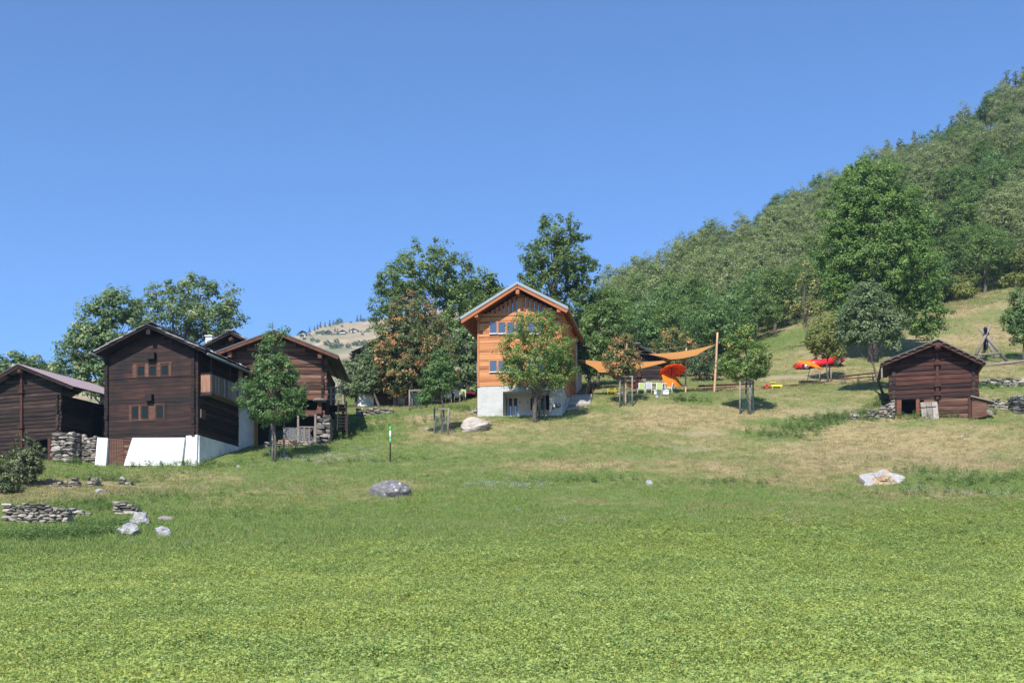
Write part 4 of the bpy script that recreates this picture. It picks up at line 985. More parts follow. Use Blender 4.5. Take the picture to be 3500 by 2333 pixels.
def scatter(name, label, cat, srcs, P, scale, dry=None, zrot=True):
    coll = bpy.data.collections.new(name + '_kinds')
    for s in srcs: coll.objects.link(s)
    me = bpy.data.meshes.new(name); me.from_pydata(P.tolist(), [], [])
    n = len(P)
    for nm, a in (('psc', scale), ('prot', rng.random(n)*6.283), ('dry', np.zeros(n) if dry is None else dry)):
        at = me.attributes.new(nm, 'FLOAT', 'POINT'); at.data.foreach_set('value', np.asarray(a, dtype=np.float32))
    at = me.attributes.new('pid', 'INT', 'POINT'); at.data.foreach_set('value', rng.integers(0, len(srcs), n).astype(np.int32))
    o = bpy.data.objects.new(name, me); COL.objects.link(o); tag(o, label, cat, kind='stuff')
    ng = bpy.data.node_groups.new(name, 'GeometryNodeTree')
    ng.interface.new_socket('Geometry', in_out='INPUT', socket_type='NodeSocketGeometry'); ng.interface.new_socket('Geometry', in_out='OUTPUT', socket_type='NodeSocketGeometry')
    N = ng.nodes.new; L = ng.links.new
    gi, go = N('NodeGroupInput'), N('NodeGroupOutput')
    ip = N('GeometryNodeInstanceOnPoints'); ci = N('GeometryNodeCollectionInfo'); ci.inputs['Collection'].default_value = coll
    ci.inputs['Separate Children'].default_value = True; ci.inputs['Reset Children'].default_value = True
    def na(nm, ty='FLOAT'):
        a = N('GeometryNodeInputNamedAttribute'); a.data_type = ty; a.inputs['Name'].default_value = nm
        return [s for s in a.outputs if s.enabled and s.name == 'Attribute'][0]
    L(gi.outputs[0], ip.inputs['Points']); L(ci.outputs[0], ip.inputs['Instance']); ip.inputs['Pick Instance'].default_value = True
    L(na('pid', 'INT'), ip.inputs['Instance Index'])
    cx = N('ShaderNodeCombineXYZ'); L(na('prot'), cx.inputs['Z']); L(cx.outputs[0], ip.inputs['Rotation'])
    cs = N('ShaderNodeCombineXYZ'); sc_ = na('psc')
    for k in range(3): L(sc_, cs.inputs[k])
    L(cs.outputs[0], ip.inputs['Scale']); L(ip.outputs[0], go.inputs[0])
    md = o.modifiers.new('scatter', 'NODES'); md.node_group = ng
    return o

def sample(n, y0, y1, dens=lambda y: 1/y, u0=-330, u1=3830):
    """random ground points between two distances, per the weight given (area is proportional to distance)"""
    ys = np.linspace(y0, y1, 400); w = ys*dens(ys); c = np.cumsum(w); c /= c[-1]
    Y = np.interp(rng.random(n), c, ys); u = u0 + (u1-u0)*rng.random(n); X = (u-HU)/F*Y
    return X, Y

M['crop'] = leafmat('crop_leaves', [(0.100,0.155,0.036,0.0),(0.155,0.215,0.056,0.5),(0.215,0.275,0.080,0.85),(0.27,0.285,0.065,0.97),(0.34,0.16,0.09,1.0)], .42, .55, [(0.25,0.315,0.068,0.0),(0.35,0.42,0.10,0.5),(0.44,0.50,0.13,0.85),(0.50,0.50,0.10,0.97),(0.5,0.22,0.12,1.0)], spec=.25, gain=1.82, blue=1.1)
M['turf'] = leafmat('grass_blades', [(0.054,0.090,0.020,0.0),(0.090,0.135,0.033,0.5),(0.15,0.19,0.055,1.0)], .35, .6, [(0.19,0.155,0.07,0.0),(0.32,0.26,0.13,0.6),(0.46,0.38,0.22,1.0)], spec=.15, gain=2.0, blue=1.0)
M['nettle'] = leafmat('nettle_leaves', [(0.032,0.060,0.015,0.0),(0.062,0.104,0.028,0.55),(0.11,0.155,0.05,1.0)], .35, .6, gain=2.1, blue=1.0)
M['straw'] = leafmat('straw_stems', [(0.30,0.22,0.10,0.0),(0.46,0.36,0.19,1.0)], .2, .7, gain=1.0)
M['petalw'] = leafmat('white_petals', [(0.70,0.70,0.66,0.0),(0.80,0.80,0.78,1.0)], .2, .7, gain=1.0)
M['petaly'] = leafmat('yellow_petals', [(0.75,0.50,0.01,0.0),(0.80,0.60,0.03,1.0)], .2, .7, gain=1.0)
M['petalp'] = leafmat('pink_petals', [(0.42,0.16,0.30,0.0),(0.55,0.34,0.42,1.0)], .2, .7, gain=1.0)

def crop_plant(k):
    r = np.random.default_rng(100+k); q = []; t = []
    for s in range(5):
        b = np.array([r.normal(0,.075), r.normal(0,.075), 0]); h = r.uniform(.10,.26); lean = r.normal(0,.05,2)
        for j in range(7):
            z = h*(.35+.65*j/6); a = r.uniform(0,6.28); c = b + np.array([lean[0]*z*3, lean[1]*z*3, z])
            d = np.array([math.cos(a), math.sin(a), r.uniform(-.30,.25)]); n = np.array([0,0,1]) + r.normal(0,.55,3)
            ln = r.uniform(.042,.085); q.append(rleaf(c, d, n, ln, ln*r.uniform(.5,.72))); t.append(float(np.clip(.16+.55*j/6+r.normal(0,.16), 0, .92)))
        if r.random() < .26:      # flower spike
            c = b + np.array([lean[0]*h*3, lean[1]*h*3, h]); d = np.array([r.normal(0,.25), r.normal(0,.25), 1.])
            q.append(rleaf(c, d, np.array([1.,.3,0]), r.uniform(.05,.10), .011)); t.append(.965)
        if r.random() < .2:
            c = b + np.array([.03,.02,.03]); q.append(rleaf(c, np.array([r.normal(0,.2), r.normal(0,.2), 1.]), np.array([.3,1.,0]), h*.8, .009)); t.append(1.0)
    return leaf_src('crop_plant', q, t, M['crop'])
def grass_tuft(k, h0=.13, n=16, w=.018, material=None, spread=.10, name='grass_tuft'):
    r = np.random.default_rng(200+k); q = []; t = []
    for j in range(n):
        a = r.uniform(0,6.28); b = np.array([r.normal(0,spread), r.normal(0,spread), -.02]); h = h0*r.uniform(.5,1.35)
        d = np.array([math.cos(a)*.55, math.sin(a)*.55, 1.0])*1.0 + r.normal(0,.15,3)
        q.append(rleaf(b, d, np.array([math.cos(a+1.3), math.sin(a+1.3), .2]), h, w)); t.append(float(np.clip(r.normal(.5,.22),0,1)))
    return leaf_src(name, q, t, material or M['turf'])
def herb(k, h0=.45, n=34, mt=None, name='nettle_plant', ln=.10, wd=.055):
    r = np.random.default_rng(300+k); q = []; t = []
    for j in range(n):
        z = h0*r.uniform(.1,1)**.7; a = r.uniform(0,6.28); rad = .16*r.random()
        c = np.array([math.cos(a)*rad, math.sin(a)*rad, z]); d = np.array([math.cos(a), math.sin(a), r.uniform(-.5,.4)])
        q.append(rleaf(c, d, np.array([0,0,1.])+r.normal(0,.4,3), ln*r.uniform(.7,1.3), wd)); t.append(float(np.clip(.2+.6*z/h0+r.normal(0,.15),0,1)))
    return leaf_src(name, q, t, mt or M['nettle'])
def flower(k, mt, h0=.25, n=9, s=.055):
    r = np.random.default_rng(400+k); q = []; t = []
    for j in range(n):
        c = np.array([r.normal(0,.16), r.normal(0,.16), h0*r.uniform(.6,1.1)])
        for i in range(3):
            a = i*2.1+r.uniform(0,1); q.append(rleaf(c-np.array([math.cos(a), math.sin(a), 0])*s*.5, np.array([math.cos(a), math.sin(a), .25]), np.array([0,-.5,1.]), s, s*.7)); t.append(r.random())
    return leaf_src('flower_head', q, t, mt)

# sown field
X, Y = sample(165000, 12, 72, lambda y: 1/y**.9, -700, 4200)
k = Y < crop_edge(X) + rng.normal(0, 1.6, len(X)) + 7*(fbm(vn1, X/3.1+9, Y/2.2, 3)-.45); X, Y = X[k], Y[k]
dn = fbm(vn3, X/1.7, Y/1.7, 3); k = rng.random(len(X)) < np.clip(.35+1.5*dn, 0, 1); X, Y = X[k], Y[k]
scatter('crop_plants', 'leafy bright green crop filling the foreground field', 'crop', [crop_plant(i) for i in range(7)], np.stack([X, Y, ground(X,Y)], 1), rng.uniform(.55,1.2,len(X))*(.65+.7*fbm(vn1, X/2.2, Y/2.2, 3)), np.clip(1.5*(fbm(vn2, X/2.8, Y/2.8, 4)-.28) + rng.normal(0,.25,len(X)), 0, 1))
k = rng.random(len(X)) < .02; Xw, Yw = X[k], Y[k]
scatter('crop_weeds', 'taller dark weeds and seed spikes poking out of the crop', 'weeds', [herb(30+i, .40, 16, None, 'tall_weed', .07, .035) for i in range(4)], np.stack([Xw, Yw, ground(Xw,Yw)], 1), rng.uniform(.6,1.15,len(Xw)))
# meadow turf
X, Y = sample(150000, 42, 150, lambda y: 1/y**1.25)
k = Y > crop_edge(X) - 1 - rng.random(len(X))*6; X, Y = X[k], Y[k]
def clear_of(X, Y):
    ok = np.ones(len(X), bool)
    for (x0,y0,yaw,xa,xb,ya,yb,zp) in PADS:
        c, s = math.cos(yaw), math.sin(yaw); lx = (X-x0)*c-(Y-y0)*s; ly = (X-x0)*s+(Y-y0)*c
        ok &= ~((lx > xa-.1) & (lx < xb+.1) & (ly > ya-.15) & (ly < yb+.1))
    return ok
so = patch(X, Y, SOIL); dr = dryness(X, Y)
k = clear_of(X, Y) & (rng.random(len(X)) > so*1.1) & (rng.random(len(X)) > .35*dr); X, Y, dr = X[k], Y[k], dr[k]
dr = np.clip(dr*1.1 + rng.normal(0,.26,len(X)), 0, 1)
sz = rng.uniform(.55,1.25,len(X))*(.65+.8*fbm(vn2, X/3, Y/3, 3))*np.interp(Y, [50,70,100,150], [1.7,1.35,1.1,1.25])
scatter('meadow_grass', 'short green and dry grass of the sloping meadow', 'grass', [grass_tuft(i) for i in range(7)], np.stack([X, Y, ground(X,Y)], 1), sz, dr)
X, Y = sample(26000, 150, 205, lambda y: 1/y, 2350, 3830)
k = clear_of(X, Y); X, Y = X[k], Y[k]; dr2 = np.clip(dryness(X, Y)*1.1 + rng.normal(0,.26,len(X)), 0, 1)
scatter('slope_grass', 'short mixed grass of the upper slope under the wood', 'grass', [grass_tuft(40+i, .2, 14, .04, None, .16) for i in range(4)], np.stack([X, Y, ground(X,Y)], 1), rng.uniform(.7,1.5,len(X)), dr2)
# tall dry stalks above the stump and elsewhere
def cluster(lst):
    xs, ys = [], []
    for (u, v, a, b, n) in lst:
        p = hit(u, v, 30); xs.append(p.x + rng.normal(0, a, n)); ys.append(p.y + rng.normal(0, b, n))
    X = np.concatenate(xs); Y = np.concatenate(ys); k = clear_of(X, Y); return X[k], Y[k]
X, Y = cluster([(3050,1570,5,1.4,260),(3380,1590,4,1.2,200),(2800,1580,5,1.5,90),(1700,1640,5,1.5,40),(1080,1660,3,1,30),(560,1690,3,1.2,60),(320,1690,4,1,70),(2500,1590,5,2,50),(1510,1490,1.0,.5,30)])
scatter('straw_stalks', 'tall straw coloured seed stalks standing in the dry meadow', 'grass', [grass_tuft(20+i, .55, 6, .011, M['straw'], .09, 'straw_stalk') for i in range(4)], np.stack([X,Y,ground(X,Y)],1), rng.uniform(.6,1.2,len(X)))
# nettles and weeds
X, Y = cluster([(60,1840,1.6,.7,110),(170,1835,1.7,.7,130),(290,1825,1.5,.6,120),(370,1800,1.0,.5,80),(330,1725,1.0,.4,60),(250,1745,1.4,.35,60),(430,1740,.9,.4,40),(300,1575,.7,.3,40),(240,1585,.5,.3,26),(560,1592,1.6,.35,70),(640,1586,.8,.3,40),(720,1600,1.6,.5,40),
                (1200,1480,1.5,.9,150),(1130,1500,.6,.5,40),(1260,1450,1.4,1.0,60),(2660,1488,1.4,.6,80),(2730,1470,1.4,.7,110),(2800,1445,1.2,.7,110),(2870,1428,1.0,.5,80),(2960,1415,.7,.3,50),(2990,1390,.5,.3,40),(3020,1370,.4,.3,30),(3030,1432,2.2,.4,60),(3200,1430,2.0,.3,70),(3330,1416,.9,.25,50),
                (3380,1320,1.4,.5,110),(3440,1310,1.0,.4,60),(2360,1372,.8,.3,40),(2320,1368,.5,.2,20),(1570,1400,1.0,.6,50),(1480,1440,1.2,.8,40),(2120,1370,1,.4,25),(3400,1640,2.6,.8,110),(3150,1615,1.2,.4,50),(3270,1655,2.0,.6,70),(3180,1690,3,.6,80),
                (1950,1645,2.2,.5,60),(1250,1580,2.6,.5,50),(2480,1655,2.0,.5,45),(600,1700,2.5,1.0,60),(450,1640,2,.6,45),(330,1640,1.4,.4,30),(860,1760,3,1,40),(3000,1575,3,.8,24)])
scatter('weed_patches', 'dark green nettles and weeds in clumps across the meadow', 'weeds', [herb(i) for i in range(6)], np.stack([X,Y,ground(X,Y)],1), rng.uniform(.5,1.15,len(X)))
X, Y = cluster([(1110,1575,1.8,1.0,90),(1230,1545,1.0,.6,20),(1700,1660,1.3,.6,60),(1820,1670,1.4,.5,18),(3350,1690,2.6,.7,40),(3130,1680,1.2,.4,10),(2180,1770,6,1.4,16),(1500,1830,5,1.4,14),(700,1860,8,1.4,8),(1400,1590,3,1,8)])
scatter('white_flowers', 'small white meadow flowers in loose drifts', 'flowers', [flower(i, M['petalw']) for i in range(3)], np.stack([X,Y,ground(X,Y)],1), rng.uniform(.6,1.2,len(X)))
X, Y = cluster([(480,1882,.28,.08,9),(1040,1705,.7,.3,9),(1100,1745,.8,.2,8),(1420,1715,1.1,.15,10),(1412,1742,.5,.1,6),(1610,1710,.8,.3,8),(1490,1765,.5,.1,4),(820,1735,2,.8,10),(2000,1790,6,2,8),(980,1727,1.2,.6,8),(1320,1865,.5,.1,4)])
scatter('yellow_flowers', 'small yellow meadow flowers in loose drifts', 'flowers', [flower(10+i, M['petaly'], .2, 7, .06) for i in range(3)], np.stack([X,Y,ground(X,Y)],1), rng.uniform(.6,1.1,len(X)))
X, Y = sample(420, 16, 60, lambda y: 1/y**1.1)
k = Y < crop_edge(X)-1; X, Y = X[k], Y[k]
scatter('clover_heads', 'tiny white and pink clover heads dotted through the crop', 'flowers', [flower(20, M['petalw'], .34, 1, .04), flower(21, M['petalp'], .34, 1, .04), flower(22, M['petalw'], .30, 2, .034)], np.stack([X,Y,ground(X,Y)],1), rng.uniform(.7,1.2,len(X)))

# ------------------------------------------------------------------ the far hillside
FARY = 1150.0
def far_ground(X, Y):
    X = np.asarray(X, float); Y = np.asarray(Y, float)
    top = np.interp(HU+F*X/np.maximum(Y,1), [-1500,300,900,1000,1050,1080,1110,1180,1230,1290,1500,1750,2200,2600], [1330,1305,1215,1150,1140,1125,1112,1103,1101,1090,1060,1030,1100,1300])
    # the slope climbs from 700 m to the crest near 1350 m; beyond it falls away
    t = np.clip((Y-650)/(1330-650), 0, 1)
    vv = np.where(Y < 650, 1310 + (650-Y)*.30, 1310 + (np.minimum(top, 1310)-1310)*t**.8)
    z = (HV-vv)/F*Y
    z = z + (fbm(vn1, X/60, Y/60, 4)-.5)*9*np.clip((Y-650)/150,0,1)*np.clip((1400-Y)/120,0.25,1)
    return np.where(Y > 1330, (HV-top)/F*1330 - (Y-1330)*.15 + (fbm(vn1, X/60, Y/60, 4)-.5)*5, z)
def build_far():
    us = np.linspace(-1500, 2500, 380); ys = np.concatenate([np.arange(262, 560, 12), np.arange(560, 1340, 7), np.arange(1340, 1460, 20)])
    U, Y = np.meshgrid(us, ys); X = (U-HU)/F*Y; Z = far_ground(X, Y); nu, ny = len(us), len(ys)
    i = np.arange(ny-1)[:,None]*nu + np.arange(nu-1)[None]; f = np.stack([i, i+1, i+1+nu, i+nu], -1).reshape(-1,4)
    me = bpy.data.meshes.new('hillside'); me.from_pydata(np.stack([X.ravel(),Y.ravel(),Z.ravel()],1).tolist(), [], f.tolist())
    me.polygons.foreach_set('use_smooth', np.ones(len(f), dtype=bool))
    at = me.attributes.new('tint', 'FLOAT', 'FACE'); at.data.foreach_set('value', np.full(len(f), .5, dtype=np.float32))
    m = mat('dry_hillside', [(0.19,0.16,0.085),(0.30,0.235,0.135),(0.42,0.33,0.22)], (.05,.016,.03), .95, .3, .0, 7, 1.0, second=((0.16,0.165,0.08), .012, .52, .70))
    me.materials.append(m); o = bpy.data.objects.new('hillside', me); COL.objects.link(o); tag(o, kind='structure')
build_far()
def fhit(u, v):
    ys = np.arange(655, 1335, 1.0); xs = (u-HU)/F*ys; d = far_ground(xs, ys) - (HV-v)/F*ys
    k = np.argmax(d >= 0) if (d >= 0).any() else len(ys)-1
    return Vector((xs[k], ys[k], float(far_ground(xs[k:k+1], ys[k:k+1])[0])))
# ------------------------------------------------------------------ trees
def crown_mesh(name, lobes, nclump, nleaf, leaf, cr, material, seed, gap=0.0, clumps_tint=.25, droop=0.0, shell=.5, aspect=.6):
    """foliage: leaf-sized faces in clumps through the volume of a few lobes (x, y, z, rx, ry, rz)"""
    r = np.random.default_rng(seed)
    lob = np.array(lobes, float); w = lob[:,3]*lob[:,4]*lob[:,5]; w = w**.75; w /= w.sum()
    k = r.choice(len(lob), nclump, p=w); d = r.normal(size=(nclump,3)); d /= np.linalg.norm(d, axis=1, keepdims=True)
    rad = r.random(nclump)**(1/3); rad = rad*(1-shell) + shell*(.72+.30*r.random(nclump)); ol = r.random(nclump) < .13; rad = np.where(ol, 1.0+.28*r.random(nclump), rad)
    C = lob[k,:3] + d*rad[:,None]*lob[k,3:6]
    out = d.copy()
    if gap > 0:
        g = fbm(VN(seed), C[:,0]/ (lob[k,3]*.42) + seed, C[:,2]/(lob[k,5]*.42) + C[:,1]/(lob[k,4]*.9), 2); q = g > np.quantile(g, gap); C, out = C[q], out[q]
    n = len(C); ct = r.normal(0, clumps_tint, n); cs = cr*r.uniform(.5,1.3,n)
    idx = np.repeat(np.arange(n), nleaf); N = len(idx)
    off = r.normal(size=(N,3)); off /= (np.linalg.norm(off, axis=1, keepdims=True)+1e-9); off *= (r.random(N)**.5)[:,None]
    P = C[idx] + off*cs[idx][:,None]*np.array([1,1,.75])
    nrm = .55*out[idx] + .75*off + np.array([0,0,.6]) + r.normal(0,.42,(N,3)); nrm /= np.linalg.norm(nrm, axis=1, keepdims=True)
    t = np.cross(nrm, r.normal(size=(N,3))); t[:,2] -= droop; t -= nrm*(t*nrm).sum(1, keepdims=True); t /= (np.linalg.norm(t, axis=1, keepdims=True)+1e-9); b = np.cross(nrm, t)
    L = leaf*r.uniform(.6,1.35,N); Wd = L*aspect
    V = np.empty((N,4,3)); V[:,0] = P - t*(L*.5)[:,None]; V[:,1] = P + b*(Wd*.5)[:,None]; V[:,2] = P + t*(L*.5)[:,None]; V[:,3] = P - b*(Wd*.5)[:,None]
    V[:,1] += nrm*(L*.12)[:,None]; V[:,3] += nrm*(L*.12)[:,None]
    me = bpy.data.meshes.new(name); me.vertices.add(N*4); me.vertices.foreach_set('co', V.reshape(-1).astype(np.float32))
    me.loops.add(N*4); me.loops.foreach_set('vertex_index', np.arange(N*4, dtype=np.int32))
    me.polygons.add(N); me.polygons.foreach_set('loop_start', (np.arange(N)*4).astype(np.int32)); me.polygons.foreach_set('loop_total', np.full(N, 4, dtype=np.int32))
    tint = np.clip(.46 + ct[idx] + r.normal(0,.17,N), 0, 1)
    at = me.attributes.new('tint', 'FLOAT', 'FACE'); at.data.foreach_set('value', tint.astype(np.float32))
    me.materials.append(material); me.update(); me.validate()
    return me, C

def trunk_mesh(base, top, r0, C, seed, nb=30, wob=.15, lean=None, start=.25, stems=1, bark='bark', name='trunk'):
    """tapered trunk that forks into limbs running out to the leaf clumps"""
    rs = random.Random(seed); m = MB(); base = Vector(base); top = Vector(top)
    for s_ in range(stems):
        tp = top + (Vector((rs.uniform(-1,1), rs.uniform(-1,1), 0))*(top-base).length*.16 if stems > 1 else Vector((0,0,0)))
        pts = []
        for i in range(9):
            t = i/8; p = base.lerp(tp, t) + Vector((rs.uniform(-1,1), rs.uniform(-1,1), 0))*wob*(0 if i == 0 else 1)
            if lean: p += Vector(lean)*math.sin(t*math.pi)
            if stems > 1: p += Vector(((s_-stems/2+.5)*r0*1.2*(1-t*.5), 0, 0))
            pts.append(p)
        rad = [r0*(1.25 if i == 0 else 1)*(1-.82*i/8)/(1 if stems == 1 else 1.5) for i in range(9)]
        m.tube(pts, rad, 8, cap=True)
        cl = [c for k_, c in enumerate(C) if k_ % stems == s_]; rs.shuffle(cl)
        for c in cl[:nb//stems]:
            c = Vector(c); h = (c.z-base.z)/max(.1, (tp.z-base.z))
            t = min(.95, max(start, h*.62+rs.uniform(-.08,.08))); i = t*8; i0 = min(7, int(i)); p0 = pts[i0].lerp(pts[i0+1], i-i0)
            r_ = r0*(1-.82*t)*.42/(1 if stems == 1 else 1.4)
            mid = p0.lerp(c, .5) + Vector((rs.uniform(-.2,.2), rs.uniform(-.2,.2), -.10*(c-p0).length*rs.uniform(0,1)))
            m.tube([p0, p0.lerp(mid,.6)+Vector((0,0,.03)), mid, c], [r_, r_*.75, r_*.5, r_*.18], 5, cap=False)
    return m

def tree(name, label, base, lobes_px, Y, leafm, nclump, nleaf, leaf, cr, r0, seed, top=None, cat='tree', group=None, gap=.12, bark='bark', stems=1, nb=34, ct=.2, depth=.85, lean=None, start=.25, wob=.12, shell=.55, droop=0.0, ztop=.8):
    """base: point on the ground; lobes_px: (u, v, half-width px, half-height px[, metres further off])"""
    base = Vector(base); lobes = []
    for l in lobes_px:
        dy = l[4] if len(l) > 4 else 0; p = px(l[0], l[1], Y+dy) - base; s = (Y+dy)/F
        lobes.append((p.x, p.y, p.z, l[2]*s, l[2]*s*depth, l[3]*s))
    root = empty(name, base, 0, label, cat, group)
    me, C = crown_mesh('crown', lobes, nclump, int(nleaf*1.3), leaf*.85, cr, leafm, seed, gap, ct, droop, shell)
    o = bpy.data.objects.new('crown', me); COL.objects.link(o); o.parent = root
    if top is None:
        big = max(lobes, key=lambda q: q[2]+q[5]*.5); top = (big[0]*.8, big[1]*.8, big[2]+big[5]*(ztop-.35))
    trunk_mesh((0,0,-.25), top, r0, C, seed, nb, wob, lean, start, stems).build('trunk', M[bark], root)
    return root
def gp(u, v, ymin=30): return hit(u, v, ymin)
def gat(u, Y):
    x = (u-HU)/F*Y; return Vector((x, Y, gz(x, Y)))

# --- behind the chalets
yb = FC.o.y + 22
tree('ash_tree', 'tall airy ash with some yellowing leaves rising behind the dark chalet', gat(600, yb), [(575,1025,75,60),(665,985,70,48),(745,1025,70,62),(640,1090,140,75),(480,1075,60,50),(800,1075,45,50),(650,962,45,26),(560,985,35,35),(720,1100,110,70)], yb, M['lf_ashy'], 620, 26, .29, .56, .30, 1, gap=.38, stems=2, nb=70, ct=.2, group=None)
tree('leafy_tree', 'broad green tree left of the airy ash, above the mauve barn roof', gat(330, yb-5), [(400,1050,85,60),(330,1110,75,65),(290,1180,80,70),(360,1200,90,90),(420,1130,90,80),(250,1260,70,60),(330,1290,80,60)], yb-5, M['lf_ash'], 620, 26, .32, .58, .26, 2, gap=.2, nb=40)
for i, (u, v, rw, rh) in enumerate([(30,1240,55,42),(110,1255,50,36),(175,1268,45,36),(-60,1245,60,45)]):
    yy = yb + 4 + 3*i
    if u > 0: tree('leafy_tree', ['low green tree top farthest left beyond the mauve barn roof', 'low green tree top beyond the ridge of the mauve roof', 'low green tree top where the mauve roof meets the leafy tree'][i], gat(u, yy), [(u,v,rw,rh),(u+20,v+45,rw*1.2,rh)], yy, M['lf_ash'], 130, 26, .34, .6, .18, 5+i, gap=.15, nb=14, group='trees beyond the mauve roofed barn')
# --- centre
yc = FH.o.y + 21
tree('ash_tree', 'big dark green ash crown towering behind the browning maple', gat(1450, yc), [(1440,930,120,100),(1360,960,85,75),(1540,950,85,90),(1330,1050,75,80),(1450,1060,150,110),(1570,1060,85,100),(1500,1170,130,100),(1390,1180,100,90),(1560,1250,80,80)], yc, M['lf_dark'], 1150, 30, .30, .60, .36, 12, gap=.26, stems=2, nb=70)
tree('leafy_tree', 'dark round tree crown between the big ash and the orange house roof', gat(1660, yc+8), [(1650,980,55,45),(1620,1040,60,60),(1690,1020,40,60),(1620,1140,50,80)], yc+8, M['lf_dark'], 330, 26, .38, .66, .2, 13, gap=.2, nb=24)
tree('oak_tree', 'tall dark oak standing behind the orange house roof', gat(1890, yc+4), [(1900,790,75,60),(1850,880,75,75),(1960,870,75,85),(1900,960,120,110),(1810,960,45,60),(2010,950,45,70),(1960,1060,100,100),(2020,1130,60,90),(1880,1080,90,80)], yc+4, M['lf_dark'], 1050, 32, .30, .58, .36, 14, gap=.34, nb=70)
tree('leafy_tree', 'green tree filling the gap right of the orange house eaves', gat(2040, FH.o.y+14), [(2060,1120,70,75),(2090,1190,60,60),(2030,1210,45,70)], FH.o.y+14, M['lf_dark'], 300, 26, .34, .6, .17, 15, gap=.2, nb=26)
tree('forked_tree', 'small dark tree with forked leaning stems beside the orange house', gp(2022, 1335), [(2010,1230,45,45),(2040,1190,50,50),(2000,1180,40,50)], gp(2022,1335).y, M['lf_dark'], 160, 24, .28, .5, .11, 16, stems=2, nb=16, gap=.2)
ym = gp(1402, 1390).y + .6
tree('maple_tree', 'browning maple with dense orange and green leaves in the centre', gat(1402, ym), [(1400,1080,85,75),(1350,1140,75,65),(1460,1140,80,70),(1400,1200,125,85),(1330,1230,60,60),(1480,1230,80,80),(1400,1290,110,60),(1350,1310,60,45),(1510,1290,50,50)], ym, M['lf_orange'], 950, 26, .24, .46, .22, 17, gap=.14, ct=.17, nb=40)
pr = gp(1217, 1392)
tree('pear_tree', 'grey-green pear tree left of the dark chalet with the white base', pr, [(1195,1270,38,40),(1220,1240,30,30),(1200,1320,42,35),(1240,1300,35,40)], pr.y, M['lf_pear'], 260, 26, .22, .40, .15, 18, gap=.08, nb=20, wob=.1)
pr = gp(1300, 1392)
tree('pear_tree', 'grey-green pear tree with crooked trunk in front of the dark chalet', pr, [(1260,1240,40,40),(1285,1210,35,30),(1255,1300,38,38),(1280,1270,36,50)], pr.y, M['lf_pear'], 280, 26, .22, .40, .14, 19, gap=.08, nb=20, top=(-.5,0,3.6), lean=(-.3,0,0))
ys_ = gp(1510, 1484)
tree('young_tree', 'fresh green young tree in a staked guard left of the big boulder', ys_, [(1505,1215,24,30),(1500,1270,52,42),(1500,1325,40,30),(1458,1362,28,22),(1542,1285,24,22),(1472,1312,34,34),(1530,1235,20,26),(1440,1340,16,14)], ys_.y, M['lf_mid'], 330, 22, .20, .36, .09, 20, gap=.30, nb=26, ct=.16, start=.42)
tree('leafy_tree', 'olive green tree beside the left wall of the orange house', gat(1600, FH.o.y+13), [(1600,1260,40,55),(1590,1180,50,60),(1610,1330,30,40)], FH.o.y+13, M['lf_ash'], 190, 24, .30, .5, .13, 21, gap=.15, nb=14)
# small tree in front of the orange house
yh = gp(1831, 1437).y - .8
tree('cherry_tree', 'round green tree with a few orange leaves in front of the orange house', gat(1831, yh), [(1830,1120,85,50),(1770,1190,65,60),(1900,1180,62,70),(1830,1220,110,80),(1750,1270,55,45),(1920,1260,55,60),(1830,1290,110,38),(1860,1090,45,38)], yh, M['lf_yelgreen'], 620, 26, .19, .42, .20, 22, gap=.12, nb=50, ct=.16, top=(.1,0,5.4))
# young maple before the chalets
yt = gp(940, 1578).y
tree('young_maple', 'young green maple with staked grey trunk in front of the log chalets', gp(940,1578), [(930,1160,24,45),(928,1215,52,48),(940,1270,78,55),(925,1330,98,55),(862,1368,58,30),(1000,1352,52,40),(930,1405,88,42),(973,1122,9,34),(928,1112,8,30),(952,1135,8,26),(905,1150,8,24),(1010,1285,22,22),(850,1300,20,20),(1020,1400,26,24),(842,1352,30,14)], yt, M['lf_mid'], 640, 25, .20, .38, .09, 23, gap=.22, nb=44, ct=.17, start=.42)
# --- right of the house
p = gp(2137, 1386)
tree('young_maple', 'small browning maple in a staked guard beside the sun sail', p, [(2130,1180,42,38),(2110,1230,52,40),(2160,1225,30,45),(2120,1265,45,25)], p.y, M['lf_orange'], 250, 24, .20, .38, .09, 24, gap=.22, nb=26, ct=.25, start=.42)
p = gat(2312, gp(2257,1303).y+4)
tree('young_maple', 'part browned maple behind the small log barn roof', p, [(2300,1160,45,45),(2270,1200,50,45),(2350,1200,38,45),(2310,1235,65,35)], p.y, M['lf_semi'], 320, 24, .24, .42, .12, 25, gap=.15, nb=24, ct=.25, start=.42)
p = gp(2412, 1302)
tree('rose_bush', 'dark rose-hip bush between the orange parasol and the tall pole', p, [(2400,1240,45,38),(2430,1265,40,35),(2385,1275,30,25),(2420,1210,28,25)], p.y, M['lf_rose'], 240, 24, .20, .36, .07, 26, cat='bush', gap=.1, stems=2, nb=14)
p = gp(2558, 1413)
tree('young_maple', 'young yellow-green maple in a staked guard right of the tall sail pole', p, [(2542,1112,22,36),(2530,1165,55,42),(2552,1220,80,50),(2488,1248,40,38),(2602,1245,30,42),(2550,1272,70,26),(2575,1150,22,30),(2500,1180,28,26)], p.y, M['lf_yelgreen'], 460, 25, .20, .37, .10, 27, gap=.20, nb=40, ct=.18, start=.42)
p = gp(2828, 1306)
tree('young_maple', 'olive and yellow young tree over the red car and orange parasol', p, [(2830,1120,45,45),(2820,1170,65,45),(2850,1200,40,35),(2790,1160,35,45)], p.y, M['lf_olive'], 280, 24, .22, .40, .09, 28, gap=.15, nb=26, ct=.2, start=.42)
yy = gp(2828,1306).y + 16
